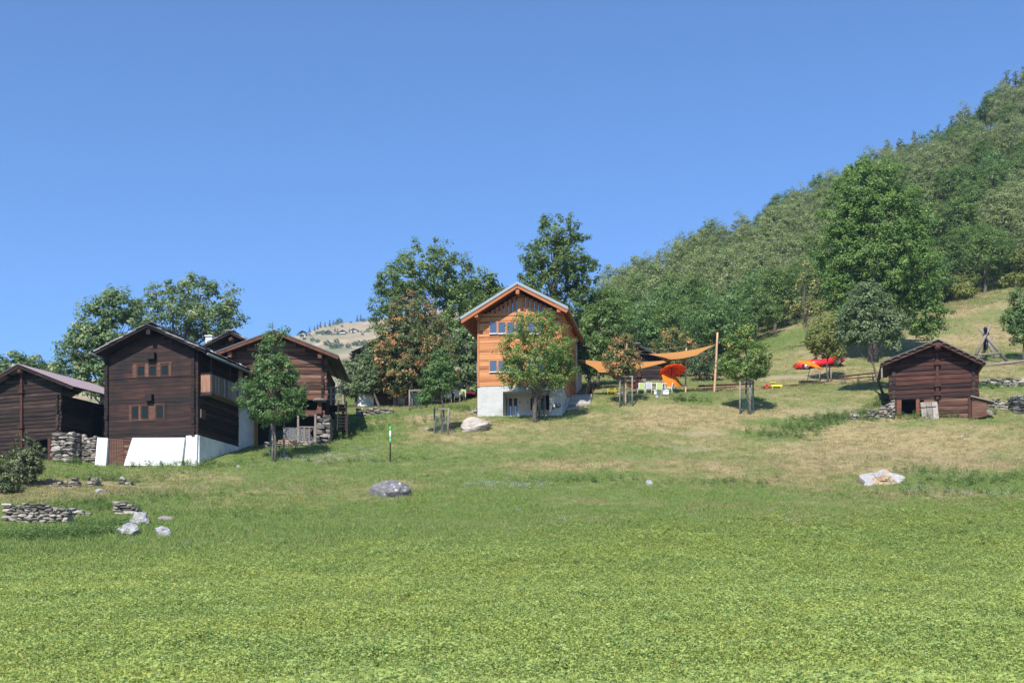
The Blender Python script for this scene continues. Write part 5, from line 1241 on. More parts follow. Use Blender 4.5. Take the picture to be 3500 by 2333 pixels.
tree('yellow_tree', 'thin tree of pale yellow leaves left of the giant maple', gat(2760, yy), [(2740,920,35,50),(2760,980,40,45),(2700,1070,45,40),(2760,1090,30,45),(2790,1030,30,50)], yy, M['lf_yellow'], 90, 20, .30, .6, .11, 29, gap=.45, nb=40, ct=.2)
yg = hit(2985, 1236).y
tree('giant_maple', 'giant dense green maple towering above the right log barn', gp(2985,1236), [(2940,640,95,90),(3010,600,80,60),(2880,740,90,90),(3000,760,150,120),(3110,720,80,90),(2880,870,90,90),(3010,900,170,120),(3130,860,80,100),(2870,1000,70,80),(3000,1010,140,90),(3120,980,90,90),(3150,1080,80,75),(2910,1080,60,60),(3180,1120,40,40)], yg, M['lf_big'], 2300, 38, .28, .64, .50, 30, gap=.14, nb=70, ct=.16)
p = gp(3025, 1352)
tree('pear_tree', 'grey-green pear tree with leaning trunk left of the right log barn', p, [(2960,1010,55,45),(2920,1080,60,50),(2990,1070,65,60),(3040,1110,55,55),(2960,1140,65,45),(2900,1140,40,40),(3060,1170,35,30)], p.y, M['lf_pear'], 520, 26, .26, .46, .14, 31, gap=.16, nb=30, top=(-1.1,0,5.6), lean=(-.35,0,0))
p = gat(3500, gp(3480,1235).y)
tree('young_maple', 'dark green young tree cut by the right edge of the photo', p, [(3500,1030,45,50),(3480,1090,60,55),(3510,1140,55,35),(3550,1080,50,60)], p.y, M['lf_mid'], 280, 24, .26, .45, .11, 32, gap=.1, nb=20, start=.42)
# bushes and junipers
def bush(name, label, u, v, lobes, lm, n, leaf, seed, dy=.5, nl=24, cr=.3):
    p = gp(u, v); tree(name, label, p, lobes, p.y+dy, lm, n, nl, leaf, cr, .05, seed, cat='bush', gap=.06, stems=2, nb=14, start=.05, shell=.35)
bush('juniper_bush', 'tall brownish green juniper bush at the left edge before the log barn', 95, 1665, [(90,1540,50,50),(70,1590,60,55),(110,1580,45,45),(60,1630,60,45),(125,1545,30,35)], M['lf_juniper'], 420, .14, 40, cr=.26)
bush('juniper_bush', 'dark low juniper at the very left edge below the tall juniper', 5, 1690, [(-10,1610,45,50),(20,1650,45,40),(-30,1650,50,50)], M['lf_juniper'], 260, .14, 41, cr=.26)
# --- wooded hillside on the right: a few kinds, each tree a copy with its own place, size and turn
def wood_proto(kind, seed):
    r = np.random.default_rng(seed)
    if kind == 'birch':
        lob = [(0,0,6.2,1.7,1.7,3.4),(.5,.2,4.6,2.0,2.0,2.2),(-.6,-.2,4.8,1.9,1.9,2.2),(.1,0,8.4,1.1,1.1,1.8)]; a = dict(nclump=180, nleaf=34, leaf=.25, cr=.64, gap=.12, droop=.5); lm = 'lf_birch'; bk = 'birchbark'; top = (0,0,8)
    elif kind == 'broad':
        lob = [(0,0,4.8,2.8,2.8,2.7),(1.5,.3,4.2,1.8,1.8,1.9),(-1.5,.2,4.3,1.8,1.8,2.0),(.2,-.5,6.9,1.9,1.9,1.6)]; a = dict(nclump=200, nleaf=34, leaf=.27, cr=.72, gap=.12); lm = 'lf_dark'; bk = 'bark'; top = (0,0,5.5)
    elif kind == 'green':
        lob = [(0,0,4.2,2.4,2.4,2.4),(1.2,.3,3.6,1.7,1.7,1.7),(-1.2,.2,3.8,1.6,1.6,1.8)]; a = dict(nclump=170, nleaf=32, leaf=.27, cr=.68, gap=.1); lm = 'lf_mid'; bk = 'bark'; top = (0,0,4.8)
    elif kind == 'shrub':
        lob = [(0,0,1.5,2.1,2.1,1.4),(1.2,.3,1.3,1.4,1.4,1.1),(-1.3,.2,1.2,1.4,1.4,1.1)]; a = dict(nclump=100, nleaf=17, leaf=.38, cr=.62, gap=.08); lm = 'lf_olive'; bk = 'bark'; top = (0,0,1.6)
    else:
        lob = [(0,0,2.6+1.35*i, 1.75*(1-i/6.5), 1.75*(1-i/6.5), .75) for i in range(6)]; a = dict(nclump=150, nleaf=16, leaf=.36, cr=.55, gap=.2); lm = 'lf_conifer'; bk = 'bark'; top = (0,0,10.2)
    if kind != 'conifer': lob = [tuple(np.array(l)*(1+r.normal(0,.10,6))) for l in lob]
    me, C = crown_mesh('crown', lob, a['nclump'], a['nleaf'], a['leaf'], a['cr'], M[lm], seed, a['gap'], .17, a.get('droop',0), .55)
    tm = trunk_mesh((0,0,-.5), top, {'birch':.16,'broad':.24,'green':.2,'shrub':.08,'conifer':.18}[kind], C, seed, 12, .15).build('trunk', M[bk])
    o = bpy.data.objects.new('crown', me); COL.objects.link(o)
    return o, tm
KIND = {'birch': ('birch_tree', 'slender silver-green birch in the wood on the right hillside', 'birches on the wooded hillside'),
        'broad': ('leafy_tree', 'rounded dark green broadleaf tree in the wood on the right hillside', 'dark broadleaf trees on the wooded hillside'),
        'green': ('leafy_tree', 'smaller fresh green tree in the wood on the right hillside', 'fresh green trees on the wooded hillside'),
        'shrub': ('scrub_bush', 'low olive bush growing among the trees on the right hillside', 'bushes on the wooded hillside'),
        'conifer': ('conifer_tree', 'pointed dark conifer on the crest of the wooded right hillside', 'conifers on the wooded hillside')}
PROTO = {k: [wood_proto(k, 500+13*i+j) for j in range(n)] for i, (k, n) in enumerate((('birch',3),('broad',3),('green',2),('shrub',2),('conifer',2)))}
used = set()
def plant_wood(kind, pos, s, rz_):
    nm, lab, grp = KIND[kind]; j = random.randrange(len(PROTO[kind])); cr_, tr_ = PROTO[kind][j]
    root = empty(nm, pos, rz_, lab, 'bush' if kind == 'shrub' else 'tree', grp); root.scale = (s*random.uniform(.9,1.1), s*random.uniform(.9,1.1), s)
    if (kind, j) in used: cr_, tr_ = cr_.copy(), tr_.copy(); COL.objects.link(cr_); COL.objects.link(tr_)
    used.add((kind, j)); cr_.parent = root; tr_.parent = root
def wood_edge(u):      # the lower rim of the wood, as the distance where its first trees stand
    return float(np.interp(u, [2040,2150,2300,2450,2600,2800,2950,3100,3300,3500,3900], [122,124,128,132,144,155,158,156,156,157,160]))
def crest(u):
    return float(np.interp(u, [2040,2150,2450,2800,3150,3500,3900], [212,236,254,268,278,296,310]))
placed = []; rw = random.Random(5); plan = []
def try_plant(u, Y, kind, jit=1.0):
    x = (u-HU)/F*Y
    sep = {'shrub':2.8,'birch':3.5,'broad':4.6,'green':3.9,'conifer':3.0}[kind]*jit
    if any((x-a)**2+(Y-b)**2 < (sep*.5+c*.5)**2 for a, b, c in placed): return
    if abs(u-2985) < 230 and Y < yg+8: return
    placed.append((x, Y, sep)); plan.append((Y, x, kind, rw.uniform(.8,1.2)*{'shrub':1.0,'conifer':1.0,'birch':1.0}.get(kind, .98), rw.uniform(0, 6.28)))
u = 2060.0
while u < 3640:            # a closed rim of trees along the foot of the wood
    try_plant(u, wood_edge(u)+rw.uniform(0,2.5), rw.choice(['broad','green','broad','shrub','birch']), .85); u += 46*rw.uniform(.7,1.3)
for _ in range(9000):
    u = rw.uniform(2060, 3660); y0, y1 = wood_edge(u), crest(u); t = rw.random()**.95; Y = y0 + (y1-y0)*t; x = (u-HU)/F*Y
    cl = fbm(vn2, np.array([x/20]), np.array([Y/20]), 2)[0]; q = rw.random()
    if t > .93 and u > 2850 and q < .5: kind = 'conifer'
    elif t < .12: kind = 'shrub' if q < .3 else ('green' if q < .6 else 'broad')
    elif cl > .53: kind = 'birch' if q < .88 else 'broad'
    elif cl > .40: kind = 'birch' if q < .62 else ('broad' if q < .82 else 'green')
    else: kind = 'broad' if q < .5 else ('green' if q < .78 else 'shrub')
    try_plant(u, Y, kind)
plan.sort()
for (Y, x, kind, s_, rz_) in plan[:285]:
    plant_wood(kind, Vector((x, Y, gz(x, Y)-.2)), s_, rz_)
rest = plan[285:]
print('wood trees', len(plan))
srcs = []; kinds = []
for k_ in ('birch', 'broad', 'green', 'shrub', 'conifer'):
    a_, b_ = PROTO[k_][0]          # crown and trunk joined for the far mass
    me = a_.data.copy(); vb = [v.co.copy() for v in b_.data.vertices]; fb = [tuple(p.vertices) for p in b_.data.polygons]
    n0 = len(me.vertices); me2 = bpy.data.meshes.new('far_tree')
    me2.from_pydata([v.co[:] for v in me.vertices] + [v[:] for v in vb], [], [tuple(p.vertices) for p in me.polygons] + [tuple(i+n0 for i in f) for f in fb])
    t0 = np.empty(len(me.polygons), dtype=np.float32); me.attributes['tint'].data.foreach_get('value', t0)
    at = me2.attributes.new('tint', 'FLOAT', 'FACE'); at.data.foreach_set('value', np.concatenate([t0, np.full(len(fb), .5, dtype=np.float32)]))
    me2.materials.append(me.materials[0]); me2.materials.append(b_.data.materials[0]); me2.polygons.foreach_set('material_index', np.array([0]*len(t0)+[1]*len(fb), dtype=np.int32))
    kinds.append(k_); srcs.append((k_, bpy.data.objects.new('far_tree', me2)))
for k_, so in srcs:
    sel = [r_ for r_ in rest if r_[2] == k_]
    if not sel: continue
    P = np.array([(x, Y, gz(x, Y)-.2) for (Y, x, kd, s_, rz_) in sel])
    scatter('far_wood', {'birch':'pale birches massed high on the wooded hillside','broad':'dark broadleaf trees massed high on the wooded hillside','green':'green trees massed high on the wooded hillside','shrub':'bushes massed high on the wooded hillside','conifer':'conifers massed along the crest of the wood'}[k_], 'wood', [so], P, np.array([r_[3] for r_ in sel]))
for k_ in PROTO:
    for j, (a_, b_) in enumerate(PROTO[k_]):
        if (k_, j) not in used: bpy.data.objects.remove(a_); bpy.data.objects.remove(b_)
# --- far hillside trees
def far_tree(i, u, v, s, kind, label):
    p = fhit(u, v) if v > 0 else None
    return p
def far_proto(kind, seed):
    if kind == 'larch': lob = [(0,0,3+2.2*i, 2.6*(1-i/7), 2.6*(1-i/7), 1.3) for i in range(6)]; lm = 'lf_conifer'
    elif kind == 'hedge': lob = [(-3,0,1.0,2.5,1.5,1.2),(0,0,1.2,2.5,1.5,1.3),(3,0,1.0,2.5,1.5,1.2)]; lm = 'lf_dark'
    else: lob = [(0,0,4.4,3.6,3.6,3.2),(2.2,0,3.4,2.6,2.6,2.4),(-2.2,0,3.4,2.6,2.6,2.4)]; lm = 'lf_dark'
    me, C = crown_mesh('crown', lob, 90, 12, .95, 1.2, M[lm], seed, .15, .15)
    tm = trunk_mesh((0,0,-1.5), (0,0,lob[-1][2]), .3, C, seed, 6, .1).build('trunk', M['bark'])
    o = bpy.data.objects.new('crown', me); COL.objects.link(o); return o, tm
FPROTO = {'larch': far_proto('larch', 900), 'round': far_proto('round', 901), 'hedge': far_proto('hedge', 902)}
FL = [('larch',1058,1138,1.0),('larch',1075,1132,.9),('larch',1085,1128,1.05),('larch',1095,1122,1.15),('larch',1111,1120,.95),('larch',1127,1117,1.15),('larch',1139,1113,.95),('round',1160,1106,1.35),('round',1151,1110,.9),('larch',1221,1101,1.15),('larch',1233,1100,1.25),('round',1243,1100,.95),('larch',1258,1099,.9),('round',1267,1099,.9),
      ('round',1199,1104,.45),('round',1169,1118,.55),('larch',1145,1135,.75),('larch',1154,1143,.9),('larch',1206,1141,.9),('larch',1194,1136,.65),('round',1104,1139,.8),('round',1084,1143,.8),('round',1095,1142,.8),('round',1234,1137,.4),('round',1239,1146,.55),('hedge',1108,1144,1.3),('hedge',1124,1144,1.4),('hedge',1141,1144,1.3),('hedge',1158,1144,1.2),('hedge',1174,1143,1.2),('hedge',1250,1135,1.2),('hedge',1264,1134,1.2),('round',1256,1131,.6),
      ('round',1150,1174,.95),('round',1068,1168,.9),('round',1085,1172,.8),('round',1118,1184,1.2),('round',1136,1192,1.15),('round',1155,1190,1.0),('round',1190,1190,.9),('round',1210,1182,.8),('round',1225,1184,1.1),('round',1245,1180,1.0),('round',1040,1162,.7),('round',1020,1145,.8),('round',1167,1186,.7),('round',1063,1150,.3),('round',1030,1152,.9)]
fu = set()
for k_, u, v, s in FL:
    p = fhit(u, v); a_, b_ = FPROTO[k_]
    nm, lab = {'larch': ('conifer_tree', 'tiny pointed conifer on the far dry hillside'), 'round': ('leafy_tree', 'tiny round tree on the far dry hillside'), 'hedge': ('garden_hedge', 'tiny clipped hedge below the far chalets')}[k_]
    root = empty(nm, p, random.uniform(-.4,.4), lab, 'hedge' if k_ == 'hedge' else 'tree', {'larch':'conifers on the far hillside','round':'round trees on the far hillside','hedge':'hedges below the far chalets'}[k_]); q_ = {'larch': .47, 'round': .62, 'hedge': .42}[k_]*s; root.scale = (q_, q_, q_)
    if k_ in fu: a_, b_ = a_.copy(), b_.copy(); COL.objects.link(a_); COL.objects.link(b_)
    fu.add(k_); a_.parent = root; b_.parent = root
# ------------------------------------------------------------------ tiny chalets on the far hillside
def far_house(label, u0, u1, v_ridge, v_eave, v_base, wall, roofm, base=None, vb=None, yaw=.1, extra=0):
    p = fhit((u0+u1)/2, v_base); f = Frame((u0+u1)/2, v_base, p.y, yaw)
    r = f.root('far_chalet', label, 'house', 'chalets on the far hillside')
    xa, xb = f.x(u0), f.x(u1); w = xb-xa; ins = w*.08; ze = f.z(u0, v_eave); zr = f.z(u0, v_ridge); D = w*.9
    zb = f.z(u0, vb) if vb else 0
    m = MB(); m.prism([(xa+ins, zb), (xb-ins, zb), (xb-ins, ze), ((xa+xb)/2, zr-.3), (xa+ins, ze)], 0, D); wl = m.build('wall', M[wall], r)
    if base: m = MB(); m.box(xa+ins*.9, xb-ins*.9, -.1, D+.1, -2.5, zb-.003); m.build('base', M[base], r)
    m = MB(); slab_roof(m, (xa-extra*.2, ze-.3), ((xa+xb)/2, zr), (xb+extra, ze-.3-extra*.3), -1.2, D+1, .35); m.build('roof', M[roofm], r)
    m = MB(); n = 3
    for i in range(n): x = xa + w*(.25+.25*i); m.box(x-.55, x+.55, -.15, .05, ze-1.6, ze-.5)
    m.build('window', M['glass'], r)
    m = MB(); m.box((xa+xb)/2-w*.36, (xa+xb)/2+w*.36, -1.3, -.1, zb-.5, zb+.35); m.build('balcony', M['white'] if base == 'white' else M['darklog'], r)
    return f
far_house('tiny dark chalet with white lower floors, leftmost on the far hillside', 1023, 1045, 1129, 1137, 1151, 'darklog', 'darklog', 'white', 1142, .15, 6)
far_house('tiny low chalet with red-brown wall on the far hillside', 1108, 1137, 1128, 1136, 1139, 'rust', 'darklog', None, None, .1, 0)
far_house('tiny chalet with dark roof and white pillars on the far hillside', 1158, 1185, 1127, 1134, 1140, 'brownlog', 'darklog', 'white', 1138, .1, 0)
far_house('tiny orange chalet with pale roof edge, rightmost on the far hillside', 1197, 1223, 1121, 1126, 1137, 'newwood', 'zinc', 'white', 1133, .12, 0)

# ------------------------------------------------------------------ rocks
def rock(label, u0, u1, v0, v1, mt, seed, depth=.8, rough=.22, tilt=0, sub=4, freq=1.2, name='boulder', shape=None, group=None, cuts=7):
    p = hit((u0+u1)/2, v1-2, 30); s = p.y/F; rx = (u1-u0)/2*s*1.16; rz = (v1-v0)*s*.70
    m = MB(); m.rock((0,0,0), (rx, rx*depth, rz), seed, sub, rough, .0, .5, freq, cuts=cuts)
    if shape: m.v = [shape(*q) for q in m.v]
    m.sm = [False]*len(m.sm)
    o = m.build(name, M[mt], None, Vector((p.x, p.y+rx*depth*.55, p.z+rz*.46)))
    tag(o, label, 'rock', group); return o
rock('big smooth beige boulder in front of the orange house corner', 1561, 1672, 1427, 1478, 'beigerock', 3, .7, .20, freq=1.0, shape=lambda x,y,z: (x + .3*max(z,0), y, z*(1 - .22*x) if z > 0 else z))
rock('rounded dark grey boulder with pale lichen in the middle of the meadow', 1271, 1393, 1639, 1698, 'greyrock', 5, .75, .14, freq=1.0, cuts=2)
rock('upper pale rock of the heap below the short stone wall', 447, 508, 1752, 1796, 'whiterock', 7, .7, .22)
rock('lower wide pale rock with dark stains in the heap', 396, 478, 1791, 1832, 'whiterock', 9, .8, .22)
rock('small pale stone wedged between the two heaped rocks', 424, 460, 1774, 1793, 'whiterock', 11, .7, .2, sub=3)
rock('pale rock lying apart to the right of the heap', 526, 578, 1799, 1836, 'whiterock', 13, .7, .25)
rock('thin pale slab lying behind the separate rock', 528, 592, 1764, 1784, 'stone', 15, .5, .2, sub=3)
rock('small pale stone on the brown bank below the chalet', 323, 350, 1670, 1685, 'whiterock', 17, .7, .2, sub=3)
rock('small flat white stone at the edge of the crop', 1290, 1318, 1860, 1871, 'whiterock', 19, .6, .2, sub=3)
rock('small pale stone in the middle right meadow', 2206, 2232, 1642, 1660, 'whiterock', 21, .7, .2, sub=3)
rock('flat pale stone right of the chalet white base', 806, 823, 1590, 1598, 'whiterock', 23, .7, .2, sub=3)
rock('pale stone under the terrace edge', 2240, 2252, 1352, 1363, 'whiterock', 25, .7, .2, sub=3)
rock('pale stone beside the lean-to of the right barn', 3370, 3402, 1403, 1419, 'stone', 27, .7, .2, sub=3)
rock('flat stone on the dry grass below the right barn', 3283, 3298, 1488, 1496, 'whiterock', 29, .7, .2, sub=3)
rock('flat stone on the grass before the guarded tree', 1448, 1470, 1463, 1468, 'whiterock', 31, .6, .2, sub=3)
rock('small stone beside the brown bank stones', 404, 424, 1630, 1648, 'whiterock', 33, .7, .2, sub=3)
rock('grey stone on the terrace behind the guarded maple', 2106, 2150, 1338, 1352, 'stone', 35, .7, .2, sub=3)

# ------------------------------------------------------------------ dry-stone walls
def wall(label, u0, u1, v_top, v_base, seed, h=.15, w=.42, yaw=0.0, dy=0.0, thick=.6, topfn=None, mt='stone'):
    p = hit((u0+u1)/2, v_base, 30); f = Frame((u0+u1)/2, v_base, p.y+dy, yaw)
    r = f.root('dry_stone_wall', label, 'stone wall'); xa, xb = f.x(u0), f.x(u1); z1 = f.z((u0+u1)/2, v_top)
    m = MB(); stone_stack(m, xa, xb, 0, thick, -.35, z1, h, w, 0, (lambda x: topfn((x-xa)/(xb-xa))*z1) if topfn else None, seed); m.build('stones', M[mt], r); return f
wall('dry-stone wall of flat grey slabs at the left edge above the nettles', 8, 232, 1714, 1788, 41, .13, .40, .12, topfn=lambda t: 1.05-.25*t-.1*math.sin(t*9))
wall('low crumbling end of the left dry-stone wall beside the nettles', 236, 310, 1732, 1766, 42, .14, .34, .1, topfn=lambda t: 1-.35*t)
wall('short stack of flat slabs above the pale rocks', 387, 470, 1704, 1760, 43, .16, .55, .1, topfn=lambda t: 1.05-.5*t)
wall('ruined row of stones in the brown bank', 150, 268, 1630, 1664, 44, .16, .5, .05, topfn=lambda t: 1.0-.3*math.sin(t*7)**2)
wall('few stones left of a wall right of the ruined row', 300, 332, 1640, 1662, 45, .16, .4, .05)
wall('few stacked stones in the bank under the chalet', 402, 450, 1630, 1658, 46, .15, .4, .05, topfn=lambda t: 1.0-.4*t)
wall('long low dry-stone wall before the dark chalet with the white base', 1217, 1345, 1392, 1418, 47, .16, .42, 0, topfn=lambda t: 1.05 - .5*abs(t-.5)**1.5)
wall('dry-stone wall stub left of the right barn doorway', 3008, 3060, 1364, 1430, 48, .13, .5, .2, 0, 1.2, topfn=lambda t: .55+.5*t)
wall('tumbled low stones with weeds left of the barn wall stub', 2905, 3010, 1394, 1432, 49, .14, .4, .15, 0, .8, topfn=lambda t: .45+.45*t+.2*math.sin(t*11))
wall('long dry-stone wall behind the right barn', 3352, 3540, 1288, 1322, 50, .2, .5, 0, topfn=lambda t: .85+.2*t)
wall('tumbled grey stones right of the lean-to', 3375, 3470, 1352, 1400, 51, .18, .45, 0, 0, .8, topfn=lambda t: .6+.4*math.sin(t*5)**2)
wall('neat stack of thin grey slabs at the right edge', 3468, 3540, 1352, 1404, 52, .07, .55, 0, -1.0, 1.2, mt='slate')
wall('pale stony edge of the path left of the orange house', 1592, 1630, 1385, 1420, 53, .16, .4, .3, .5, .8, topfn=lambda t: .3+.7*t, mt='beigerock')

# ------------------------------------------------------------------ stump
M['heartwood'] = mat('rotting_heartwood', [(0.16,0.10,0.055),(0.33,0.23,0.14),(0.46,0.42,0.37)], (6,6,6), 0.95, 0.6, 0.1)
M['stumpbark'] = mat('weathered_stump_side', [(0.06,0.05,0.042),(0.15,0.125,0.105),(0.26,0.235,0.21)], (14,14,3), 0.95, 0.9, 0.1)
def stump():
    p = hit(3040, 1662, 30); s = p.y/F; rx = 84*s
    root = empty('tree_stump', p + Vector((0, rx*.7, 0)), 0, 'broad pale sawn tree stump with lobed outline and orange rot in the middle', 'tree stump')
    n = 96; top = []; bot = []; ph = [0.35, 1.25, 2.75, 3.55, 4.75, 5.5]
    tilt = .60; hgt = .50
    for i in range(n):
        a = 2*math.pi*i/n; k = .66 + .32*sum(math.exp(-(((a-q+math.pi) % (2*math.pi) - math.pi)/.34)**2) for q in ph) + .03*math.sin(9*a)
        x, y = math.cos(a)*rx*k, math.sin(a)*rx*1.05*k
        top.append((x, y, hgt + y*tilt + .05*math.sin(3*a))); bot.append((x*1.15, y*1.15, y*.36-.45))
    rs = random.Random(3)
    r1 = [(x*.80, y*.80, z+rs.uniform(-.02,.02)) for x, y, z in top]; r2 = [(x*.52*rs.uniform(.85,1.15), y*.52*rs.uniform(.85,1.15), z*.55+(hgt)*.45-.04+rs.uniform(-.03,.03)) for x, y, z in top]; r3 = [(x*.2, y*.2, hgt-.10) for x, y, z in top]
    m = MB(); m.add(top+r1+r2, [(k*n+i, k*n+(i+1)%n, (k+1)*n+(i+1)%n, (k+1)*n+i) for k in range(2) for i in range(n)], .5); m.build('cut_face', M['stumptop'], root)
    m = MB(); m.add(r2+r3+[(0,0,hgt-.14)], [(i, (i+1)%n, n+(i+1)%n, n+i) for i in range(n)] + [(n+i, n+(i+1)%n, 2*n) for i in range(n)], .5); m.build('heartwood', M['heartwood'], root)
    m = MB(); m.add(top+[(x*1.06, y*1.06, z-.12+rs.uniform(-.03,.03)) for x, y, z in top]+bot, [(k*n+i, k*n+(i+1)%n, (k+1)*n+(i+1)%n, (k+1)*n+i) for k in range(2) for i in range(n)], .3); m.build('bark', M['stumpbark'], root)
    m = MB(); m.rock((-.02, -.05, hgt-.06), (rx*.16, rx*.12, .04), 4, 2, .3); m.build('painted_hole', M['darklog'], root)  # dark lump; the shade of a small hole painted as colour
stump()

# ------------------------------------------------------------------ marker post
p = hit(1334, 1577, 30); s = p.y/F
r = empty('marker_post', p, 0, 'thin marker post with green and white bands standing alone in the meadow', 'post')
hh = (1577-1457)*s; b1, b2, b3 = hh*(1577-1513)/120, hh*(1577-1499)/120, hh*(1577-1471)/120
m = MB(); m.tube([(0,0,-.3),(0,0,b1)], .055, 8); m.build('pole', M['darklog'], r)
for nm, a, b, mt in (('green_band', b1, b2, 'greenband'), ('white_band', b2, b3, 'whitepaint'), ('green_band', b3, hh, 'greenband')):
    m = MB(); m.tube([(0,0,a),(0,0,b)], .06, 8); m.build(nm, M[mt], r)

# ------------------------------------------------------------------ tree guards: stakes, top rails and green netting
def guard(label, stakes, v_top, rail=True, net=True, mt='greywood'):
    """stakes: list of (u, v of the foot)"""
    pts = []
    b = [hit(u, v, 30) for u, v in stakes]; c = sum(b, Vector())/len(b)
    root = empty('tree_guard', c, 0, label, 'tree guard', 'staked guards round the young trees')
    tops = []
    for (u, v), q in zip(stakes, b):
        h = (v - v_top)*q.y/F; o = q - c; m = MB(); m.tube([o+Vector((0,0,-.2)), o+Vector((random.uniform(-.04,.04),0,h))], [.075,.065], 7); m.build('stake', M[mt], root); tops.append(o+Vector((0,0,h-.06)))
    if rail and len(tops) > 1:
        m = MB()
        for i in range(len(tops)):
            if len(tops) == 2 and i: break
            m.beam(tops[i]+Vector((0,-.05,0)), tops[(i+1)%len(tops)]+Vector((0,-.05,0)), .05, .12)
        m.build('rail', M[mt], root)
    if net:
        m = MB(); x0 = min(o.x for o in tops)*.8; x1 = max(o.x for o in tops)*.8; h = max(t.z for t in tops)*.75; rr = max(.22, (x1-x0)/2); cx = (x0+x1)/2; k = 22
        for i in range(k):
            for sg in (1, -1):
                pl = [];
                for j in range(9):
                    a = 2*math.pi*(i/k) + sg*j*.16; pl.append((cx+math.cos(a)*rr, math.sin(a)*rr*.8, -.1+h*j/8))
                m.tube(pl, .006, 3, cap=False)
        m.build('netting', M['greennet'], root)
guard('three dark stakes with top rail and netting left of the big boulder', [(1485,1480),(1531,1486),(1516,1476)], 1395)
guard('stakes and netting round the tree in front of the concrete niche', [(1822,1438),(1861,1437),(1843,1426)], 1352, mt='bark')
guard('two tan stakes with netting round the young maple before the log chalets', [(931,1576),(971,1568),(927,1558)], 1440, rail=False)
guard('three tan stakes round the small browning maple', [(2118,1391),(2161,1388),(2137,1378)], 1285)
guard('three tan stakes round the yellow-green young maple', [(2529,1415),(2564,1416),(2574,1405)], 1300)
guard('three thin stakes round the olive young tree before the red car', [(2801,1303),(2840,1304),(2834,1290)], 1250, rail=False, net=False)
guard('low dark stakes under the browning maple', [(1400,1403),(1440,1398),(1409,1392)], 1332)

# ------------------------------------------------------------------ sail poles, sails, cables
def pole(label, u, v, ut, vt, r=.11, name='sail_pole'):
    q = hit(u, v, 30); t = px(ut, vt, q.y); m = MB(); n = 8
    pts = [Vector((0,0,-.4)).lerp(t-q, i/n) + Vector((random.uniform(-.012,.012), 0, 0)) for i in range(n+1)]
    m.tube(pts, [r*(1-.18*i/n) for i in range(n+1)], 9); o = m.build(name, M['palewood'], None, q); tag(o, label, 'pole', 'wooden poles holding the sun sails'); return q, t
q1, t1 = pole('tall pale pole leaning slightly at the right end of the sun sails', 2441, 1340, 2453, 1136, .105)
q2, t2 = pole('pale pole right of the open orange parasol', 2343, 1341, 2346, 1190, .085)
q3, t3 = pole('pale pole standing in the small browning maple', 2137, 1385, 2142, 1167, .085)
def sail(label, A, B, C, D, sag):
    """four-cornered cloth stretched between world points, hanging in the middle"""
    root = empty('sun_sail', (A+B+C+D)/4, 0, label, 'sun sail', 'ochre sun sails over the terrace'); o = (A+B+C+D)/4
    n = 22; vs = []
    for i in range(n+1):
        for j in range(n+1):
            u, v = i/n, j/n; p = (A*(1-u)+B*u)*(1-v) + (D*(1-u)+C*u)*v
            cu, cv = .10*math.sin(math.pi*v)*(1-2*u), .10*math.sin(math.pi*u)*(1-2*v)
            p = p + (B-A)*cu*.6 + (D-A)*cv*.8 - Vector((0,0,sag*(math.sin(math.pi*u)*.7+math.sin(math.pi*v)*.5)*.8)); vs.append(p-o)
    fs = [(i*(n+1)+j, (i+1)*(n+1)+j, (i+1)*(n+1)+j+1, i*(n+1)+j+1) for i in range(n) for j in range(n)]
    m = MB(); m.add(vs, fs, .5, True); ob = m.build('cloth', M['sailcloth'], root)
    sf = ob.modifiers.new('thickness', 'SOLIDIFY'); sf.thickness = .012
    return root, o
yq = q1.y
rt, o = sail('upper ochre sun sail rising to the tall right pole', px(2215,1210,yq+1), px(2449,1176,yq), px(2385,1213,yq-1.6), px(2290,1228,yq-2.0), .25)
m = MB(); m.tube([px(2449,1176,yq)-o, t1+(q1-q1)-o-Vector((0,0,1.05))], .02, 5); m.tube([px(2215,1210,yq+1)-o, px(2142,1205,yq+1.2)-o], .018, 5); m.tube([px(2160,1203,yq+2)-o, px(2449,1173,yq)-o], .015, 4); m.build('cable', M['metal'], rt)
hw = FH.w(FH.x(1967), FH.side(1967,1228,FH.x(1921))[0], 0)
rt, o = sail('lower ochre sun sail stretched from the house wall past the browning maple', px(1966,1227,yq-1.5), px(2325,1226,yq), px(2180,1262,yq-2.6), px(2045,1272,yq-2.6), .35)
m = MB(); m.tube([px(2325,1226,yq)-o, px(2345,1230,q2.y)-o], .018, 5); m.tube([px(1990,1181,yq-5)-o, px(2060,1192,yq-3)-o], .015, 4); m.build('cable', M['metal'], rt)

